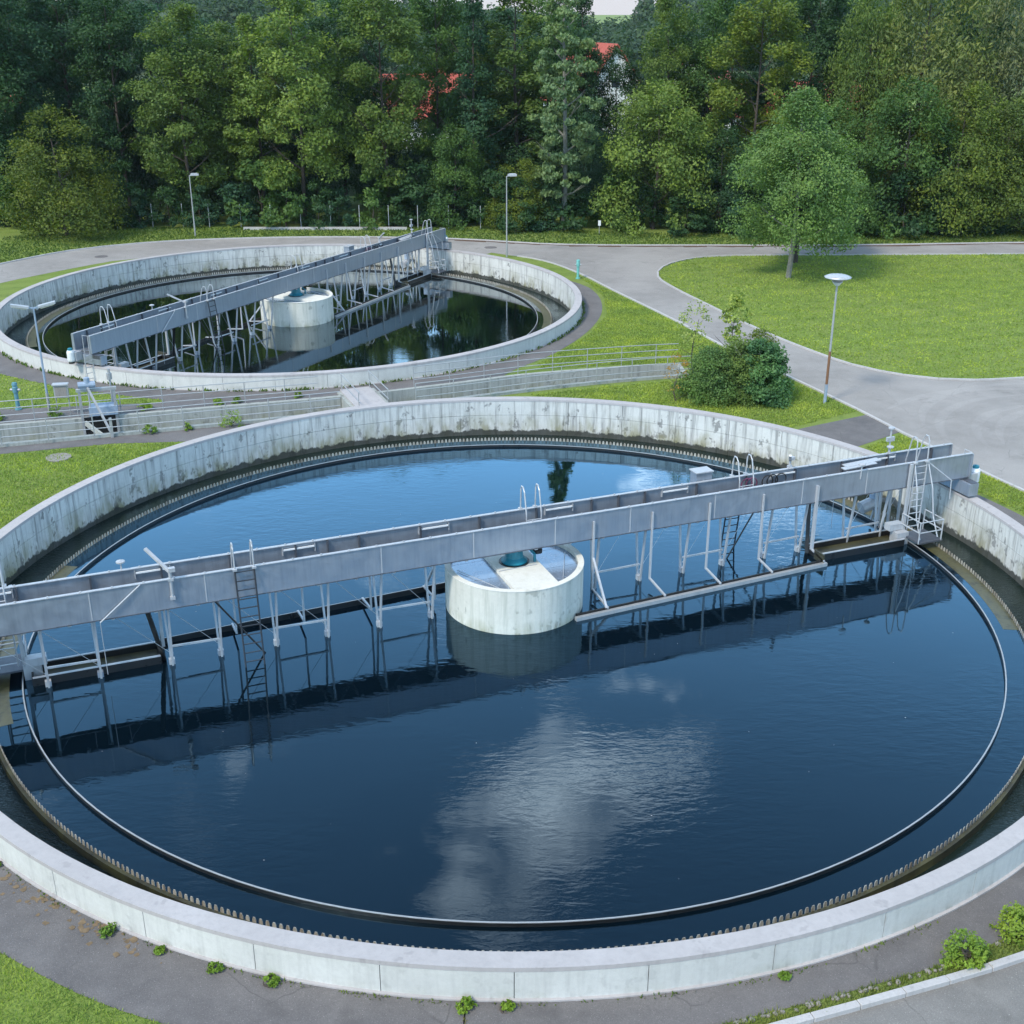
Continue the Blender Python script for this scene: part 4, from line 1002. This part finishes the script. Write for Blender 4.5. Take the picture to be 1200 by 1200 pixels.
# plants by the front kerb and along the tank wall
kg = 'plants on the strip by the front kerb'
bush((9.0, 18.45), .62, .5, 51, (0.14, 0.22, 0.03), 'bright green plant on the kerb strip, left of two', 1500, .085, 'bush', .02, 60, 'kerb_plant', 'plant', kg)
bush((10.25, 19.12), .72, .45, 52, (0.13, 0.20, 0.03), 'bright green plant at the right picture edge on the kerb strip', 1500, .085, 'bush', .02, 60, 'kerb_plant', 'plant', kg)
wl = ['leftmost', 'second from left', 'third from left', 'fourth from left', 'fifth from left', 'left of central pair', 'right of central pair', 'rightmost']
for i, ((x, y), s) in enumerate(zip([(-11.3, 21.35), (-8.2, 19.25), (-7.0, 18.78), (-5.8, 18.30), (-4.65, 17.95), (-.9, 17.22), (-.1, 17.25), (5.3, 18.05)], (.13, .2, .12, .16, .18, .2, .15, .12))):
    a = math.atan2(y - C1[1], x - C1[0]); x, y = C1[0] + 18.22 * math.cos(a), C1[1] + 18.22 * math.sin(a)
    bush((x, y), s, s * 1.0, 60 + i, (0.11, 0.19, 0.025), 'small green weed at the near tank wall foot, ' + wl[i], 320, .075, 'bush', .01, 26, 'weed', 'weed', 'weeds along the near tank wall')
cw = 'weeds along the channel'
for i, (x, y, s, lab) in enumerate([(-12.6, 51.4, .85, 'largest bright weed on the near channel edge'), (-14.6, 50.9, .35, 'small weed on the near channel edge left of the largest weed'), (-16.1, 50.4, .45, 'low weed on the near channel edge right of the sluice gate'),
                                   (-17.3, 53.9, .5, 'weed on the path just right of the sluice gate hood'), (-21.2, 52.9, .5, 'weed below the small grey control box'), (-23.6, 52.4, .35, 'weed by the channel below the blue hydrant'),
                                   (-14.0, 54.6, .35, 'weed by the far channel edge, left of a pair'), (-13.2, 54.9, .35, 'weed by the far channel edge, right of a pair'), (-10.4, 55.8, .3, 'weed by the far channel edge near the crossing slab')]):
    bush((x, y), s, s * .75, 80 + i, (0.13, 0.21, 0.03), lab, 420, .10, 'bush', .01, 26, 'weed', 'weed', cw)
# weeds at the foot of the far tank and moss line at the near one
def blades(name, pts, h, w, colr, label, seed, kindlab='grass', z=0.0):
    r = np.random.default_rng(seed); P = np.array(pts); n = len(P)
    a = r.random(n) * 2 * np.pi; lean = r.normal(size=(n, 2)) * .35; hh = h * r.uniform(.5, 1.35, n)
    U = np.stack([lean[:, 0] * hh, lean[:, 1] * hh, hh], 1) * .5
    V = np.stack([np.cos(a), np.sin(a), np.zeros(n)], 1) * (w * .5)
    C = np.concatenate([P, np.full((n, 1), z)], 1) + U
    o = put(name, quads(name, C, U, V, 'blade')); o.color = (*colr, 1)
    return tag(o, label, kindlab, kind='stuff')
def scatter(poly, n, seed, holes=(), clump=None):
    r = random.Random(seed); xs = [p[0] for p in poly]; ys = [p[1] for p in poly]; out = []; k = 0
    while len(out) < n and k < n * 12:
        k += 1; p = (r.uniform(min(xs), max(xs)), r.uniform(min(ys), max(ys)))
        if poly_in(p, poly) and not any(poly_in(p, q) for q in holes): out.append(p)
    return out
grc = (0.265, 0.355, 0.070)
pts = scatter(FRONT_L[10:-6] + [(-6, 14), (-16, 14), (-16, 22)], 30000, 1)
blades('lawn_grass', pts, .085, .022, grc, 'short rough grass in the lower left corner', 1)
strip_poly = [p for p in KERB_LINE if 0 < p[0] < 16]; strip_poly = strip_poly + [p for p in reversed(FRONT_R) if 2.2 < p[0] < 15.2 and p[1] < 24]
pts = scatter(strip_poly, 9000, 2)
blades('verge_grass', pts, .11, .02, (0.15, 0.19, 0.05), 'thin grass on the narrow strip above the front kerb', 2)
ll = [(-34, 34), (-33, 44.5), (-26.6, 46.2), (-21.77, 47.6), (-17.4, 48.95), (-14.9, 49.15), (-11.5, 49.4), (-18, 38)]
pts = scatter(ll, 42000, 3, [circle(C1, 18.25, 64)])
blades('lawn_grass', pts, .085, .045, grc, 'short grass on the lawn left of the near tank', 3)
wedge = [(0.9, 56.2), (4.6, 57.6), (9.2, 58.9), (9.4, 61.9), (4.4, 61.4), (1.6, 60.8), (1.3, 61.6), (4.5, 68), (5.9, 73), (6, 78), (5.4, 81.5), (4.5, 85), (6.6, 79.7), (9.7, 71.3), (11.8, 65), (14.1, 59), (16.2, 53.6), (12.9, 51.4), (10, 50)]
pts = scatter(wedge, 52000, 4, [circle(C1, 18.2, 64)])
blades('lawn_grass', pts, .085, .055, grc, 'short grass on the wedge of lawn around the bushes', 4)
pts = scatter(ISLAND[6:-6] + [(60, 70), (60, 92)], 70000, 5)
blades('lawn_grass', pts, .085, .09, grc, 'short grass on the broad lawn with the lone tree', 5)
rp = [(17.4, 44.9), (18.5, 42.8), (19.5, 40.3), (20.4, 36.6), (20.2, 33), (24, 33), (22.1, 39.8), (19.9, 43.6), (18.1, 48.2), (17.2, 50.2), (15.2, 48.6), (16, 46.6)]
pts = scatter(rp, 16000, 6, [circle(C1, 18.3, 64)])
blades('lawn_grass', pts, .08, .045, grc, 'short grass between the near tank and the yard on the right', 6)
pts = scatter(LEFT_LAWN, 14000, 7); blades('lawn_grass', pts, .08, .06, grc, 'short grass beside the blue hydrant', 7)
vp = [(x, y + .2) for x, y in ROAD_FAR if -40 < x < 60] + [(60, 103.5), (12, 102), (-2, 104.5), (-30, 105), (-42, 100)]
pts = scatter(vp, 22000, 8); blades('verge_grass', pts, .14, .11, (0.085, 0.14, 0.024), 'grass verge between the far road and the trees', 8)
r_ = random.Random(9); pts = []
for i in range(2600):
    a = r_.uniform(0, 2 * math.pi); q = abs(r_.gauss(0, .07)); n_ = .5 + .5 * math.sin(a * 37) * math.sin(a * 11 + 1)
    if r_.random() < n_ + .15: pts.append((C2[0] + (18.08 + q) * math.cos(a), C2[1] + (18.08 + q) * math.sin(a)))
blades('wall_foot_weeds', pts, .16, .09, (0.10, 0.16, 0.03), 'line of low weeds at the foot of the far tank wall', 9, 'weeds')
pts = []
for i in range(1500):
    a = r_.uniform(R(195), R(300)); q = abs(r_.gauss(0, .05))
    if r_.random() < .35 + .5 * math.sin(a * 61) * math.sin(a * 17): pts.append((C1[0] + (18.1 + q) * math.cos(a), C1[1] + (18.1 + q) * math.sin(a)))
blades('wall_foot_weeds', pts, .07, .035, (0.11, 0.16, 0.03), 'thin line of moss and weeds at the foot of the near tank wall', 10, 'weeds')
# dry moss patches on the front path
mb = MB(); r_ = random.Random(12)
for i in range(210):
    a = R(r_.choice((221, 224, 231, 238, 243, 229)) + r_.gauss(0, 2.2)) ; q = 18.08 + abs(r_.gauss(0, .26)); s = r_.uniform(.02, .085)
    cx, cy = C1[0] + q * math.cos(a), C1[1] + q * math.sin(a); n = 9
    lp = [(cx + s * r_.uniform(.5, 1.2) * math.cos(j * 2 * math.pi / n), cy + s * r_.uniform(.5, 1.2) * math.sin(j * 2 * math.pi / n), .0150 + i * .00003) for j in range(n)]
    mb.add(lp, [tuple(range(n))])
tag(mb.build('dry_moss', 'dry'), 'tan dried moss patches on the asphalt along the near tank wall', 'moss', kind='stuff')
# loose stones along the verge
st_me = []
for k in range(4):
    bm = bmesh.new(); bmesh.ops.create_icosphere(bm, subdivisions=2, radius=1)
    rk = random.Random(k)
    for v in bm.verts: v.co = Vector((v.co.x * 1.0, v.co.y * .8, v.co.z * .65)) * rk.uniform(.82, 1.12)
    me = bpy.data.meshes.new('edging_stone'); bm.to_mesh(me); bm.free(); st_me.append(me)
rw = empty('stone_edging', (8, 18.2, 0), 0, 'row of rough pale stones edging the kerb strip beside the asphalt', 'stone edging')
r_ = random.Random(13); acc = 0
for a, b in zip(FRONT_R[:-1], FRONT_R[1:]):
    if not (3.2 < a[0] < 12): continue
    d = Vector(b) - Vector(a); k = 0
    while k < d.length:
        s = r_.uniform(.045, .085)
        if r_.random() < .5:
            p = Vector(a) + d.normalized() * k
            o = put('edging_stone', st_me[r_.randrange(4)], 'stone', rw, (p.x - 8 + r_.uniform(-.02, .02), p.y - 18.2 - .08 + r_.uniform(-.03, .03), .02)); o.scale = (s, s, s); o.rotation_euler = (0, 0, r_.uniform(0, 6))
        k += s * 2.1

# ------------------------------------------------------------------ beyond the trees: road rail, houses, hills
bank = MB().add([(-120, 124, 0), (120, 124, 0), (120, 130, 3.6), (-120, 130, 3.6), (120, 140, 3.6), (-120, 140, 3.6), (120, 146, 0), (-120, 146, 0)], [(0, 1, 2, 3), (3, 2, 4, 5), (5, 4, 6, 7)]).build('embankment', 'terrain')
tag(bank, kind='structure')
gr = empty('guard_rail', (0, 131, 3.6), 0, 'white guard rail along the raised road behind the trees', 'guard rail')
for k in range(41): MB().box((-60 + k * 3, 0, .5), (.1, .1, 1.0)).build('post', 'galv', gr)
for h in (.45, .9): MB().box((0, -.08, h), (120, .05, .22)).build('rail', 'white', gr)
def house(loc, rz, L, W, H, roof_h, label):
    o = empty('house', loc, rz, label, 'house', 'red roofed houses beyond the trees')
    mb = MB(); l, w = L / 2, W / 2
    mb.add([(-l, -w, 0), (l, -w, 0), (l, w, 0), (-l, w, 0), (-l, -w, H), (l, -w, H), (l, w, H), (-l, w, H), (-l, 0, H + roof_h), (l, 0, H + roof_h)],
           [(0, 1, 5, 4), (2, 3, 7, 6), (1, 2, 6, 9, 5), (3, 0, 4, 8, 7), (0, 3, 2, 1)])
    mb.build('wall', 'render', o)
    rf = MB(); ov = .5; sl = roof_h / w
    for s in (-1, 1): rf.add([(-l - ov, 0, H + roof_h + .12), (l + ov, 0, H + roof_h + .12), (l + ov, s * (w + ov), H - ov * sl + .12), (-l - ov, s * (w + ov), H - ov * sl + .12), (-l - ov, 0, H + roof_h + .3), (l + ov, 0, H + roof_h + .3), (l + ov, s * (w + ov), H - ov * sl + .3), (-l - ov, s * (w + ov), H - ov * sl + .3)],
           [(0, 1, 2, 3), (4, 7, 6, 5), (3, 2, 6, 7), (0, 3, 7, 4), (1, 5, 6, 2)])
    ro = rf.build('roof', 'roof', o)
    MB().box((l * .4, w * .3, H + roof_h), (.7, .7, 1.8)).build('chimney', 'roof', ro)
    for s in (-1, 1):
        for fl in range(int(H // 2.8)):
            for k in range(int(L // 3)):
                wn_ = MB().box((-l + 1.6 + k * 3, s * (w + .02), 1.5 + fl * 2.8), (1.1, .06, 1.3)).build('window', 'window', o)
                MB().box((-l + 1.6 + k * 3, s * (w + .06), .8 + fl * 2.8), (1.3, .12, .08)).build('sill', 'render', wn_)
    for s in (-1, 1):
        for k in (-1, 1): MB().box((s * (l + .02), k * w * .45, H * .55), (.06, 1.1, 1.3)).build('window', 'window', o)
        MB().box((s * (l + .02), 0, H + roof_h * .35), (.06, 1.0, 1.1)).build('window', 'window', o)
house((-11.0, 163, 0), R(20), 12, 9, 5.0, 4.6, 'house with steep orange red roof showing between tree stems, left of centre')
house((11.0, 166, 0), R(108), 13, 10, 6.6, 6.6, 'house whose red gable shows below the pale sky gap')
house((34.5, 160, 0), R(5), 20, 9, 5.4, 3.4, 'long low house with red roof behind the yellow green forked tree')
house((26.0, 176, 0), R(70), 12, 10, 7.0, 4.5, 'white walled house glimpsed behind the bushy light green tree')
house((-72, 168, 0), R(15), 14, 10, 5.5, 4.5, 'red roofed house glimpsed at the far left edge')
# wooded hills
def hill_T(px):
    X = [-900, -300, 60, 150, 200, 300, 420, 450, 560, 690, 738, 756, 800, 1000, 1500, 2200]
    Y = [-10, -8, 2, 0, -22, -34, -28, 4, 10, 28, 28, -10, -28, -34, -24, -10]
    return float(np.interp(px, X, Y))
mb = MB(); NA, ND = 120, 10; dists = [300, 340, 380, 420, 470, 520, 600, 720, 900, 1200]
kf = [0, .12, .3, .5, .72, .9, 1.0, .9, .5, -.05]
def hz(px, d):
    top = 17.42 + (11 - hill_T(px)) / 1400 * 560 - 8
    return max(-.5, top * float(np.interp(d, dists, kf)))
for i in range(NA):
    px = -900 + 3100 * i / (NA - 1); sl_ = (px - 600) / 1400.65 * 0.945
    for d in dists: mb.v.append((sl_ * d, d, hz(px, d) - .4))
for i in range(NA - 1):
    for j in range(ND - 1): a = i * ND + j; mb.f.append((a, a + ND, a + ND + 1, a + 1))
tag(mb.build('hills', 'terrain'), kind='structure')
r = np.random.default_rng(77); PP = []; UU = []; VV = []
for i in range(1700):
    px = r.uniform(-150, 1350); d = r.uniform(330, 640); sl_ = (px - 600) / 1400.65 * 0.945
    Ht = r.uniform(7, 12); n = 130; dd = unit(r.normal(size=(n, 3))); q = r.random(n) ** .35
    P = np.array([sl_ * d, d, hz(px, d)]) + dd * q[:, None] * np.array([3.6, 3.6, Ht * .55]) + np.array([0, 0, Ht * .55])
    nr = unit(dd + r.normal(size=(n, 3)) * .5 + np.array([0, 0, .4])); u = unit(np.cross(nr, r.normal(size=(n, 3)))); v = np.cross(nr, u); s = r.uniform(.5, 1.0, n)[:, None]
    PP.append(P); UU.append(u * s); VV.append(v * s * .7)
fw = put('far_wood', quads('far_wood', np.concatenate(PP), np.concatenate(UU), np.concatenate(VV))); fw.color = (0.045, 0.085, 0.04, 1)
tag(fw, 'far wooded hillside fading to blue above the tree belt', 'woodland', kind='stuff')
# flecks floating on the near tank
mb = MB(); r_ = random.Random(8)
for i in range(60):
    a = r_.uniform(0, 6.28); q = 15.0 * math.sqrt(r_.random()); s_ = r_.uniform(.006, .015); cx, cy = C1[0] + q * math.cos(a), C1[1] + q * math.sin(a)
    if q < 2.6: continue
    mb.add([(cx + s_ * r_.uniform(.5, 1.3) * math.cos(j * 1.047), cy + s_ * r_.uniform(.5, 1.3) * math.sin(j * 1.047), ZW + .004) for j in range(6)], [tuple(range(6))])
tag(mb.build('floating_flecks', 'coping'), 'tiny pale flecks floating on the near tank water', 'flecks', kind='stuff')
# tar joint across the front path
mb = MB().bar((-.88, 17.3, .0118), (-.95, 15.2, .0118), .03, .004)
tag(mb.build('path_joint', 'black_steel'), 'dark joint crossing the front path below the central weeds', 'joint')
pts = [(-.88 - .07 * k + r_.gauss(0, .02), 17.25 - 2.0 * k) for k in [r_.random() ** 1.5 for _ in range(160)]]
blades('joint_weeds', pts, .05, .02, (0.15, 0.15, 0.05), 'sparse dry weeds growing in the joint of the front path', 15, 'weeds')
# tyre marks on the yard
mb = MB(); r_ = random.Random(5)
for i, (cx, cy, rad, a0, a1) in enumerate([(25.5, 49.5, 6.4, 95, 190), (25.8, 49.2, 5.2, 92, 186), (27.0, 48.5, 5.6, 90, 175), (26.2, 50.2, 7.6, 88, 170), (28.0, 47.0, 4.6, 85, 170), (24.5, 48.0, 8.8, 80, 140)]):
    w = r_.uniform(.12, .3); n = 30; b_ = len(mb.v)
    for j in range(n + 1):
        a = R(a0 + (a1 - a0) * j / n); ww = w * (.25 + .75 * math.sin(math.pi * j / n))
        mb.v += [(cx + (rad - ww) * math.cos(a), cy + (rad - ww) * 1.05 * math.sin(a), .0095 + i * .0004), (cx + (rad + ww) * math.cos(a), cy + (rad + ww) * 1.05 * math.sin(a), .0095 + i * .0004)]
    for j in range(n): mb.f.append((b_ + 2 * j, b_ + 2 * j + 1, b_ + 2 * j + 3, b_ + 2 * j + 2))
M['tyre'] = mat_asphalt('swept_asphalt', (0.262, 0.249, 0.232), (0.325, 0.31, 0.29), 0.7)
tag(mb.build('tyre_marks', 'tyre'), 'pale curved tyre marks on the yard asphalt at the right', 'tyre marks', kind='stuff')
# ------------------------------------------------------------------ air between the camera and the hills
hzb = MB().box((0, 600, 30.0), (2600, 1300, 64.0)).build('haze', None)
m = bpy.data.materials.new('haze_air'); m.use_nodes = True; t_ = m.node_tree; t_.nodes.clear()
o_ = t_.nodes.new('ShaderNodeOutputMaterial'); pv = t_.nodes.new('ShaderNodeVolumePrincipled')
pv.inputs['Color'].default_value = (0.80, 0.88, 1.0, 1); pv.inputs['Density'].default_value = 0.00008; pv.inputs['Anisotropy'].default_value = 0.2
t_.links.new(pv.outputs[0], o_.inputs['Volume']); hzb.data.materials.append(m)
tag(hzb, 'thin blue air between the plant and the hills', 'haze', kind='stuff')
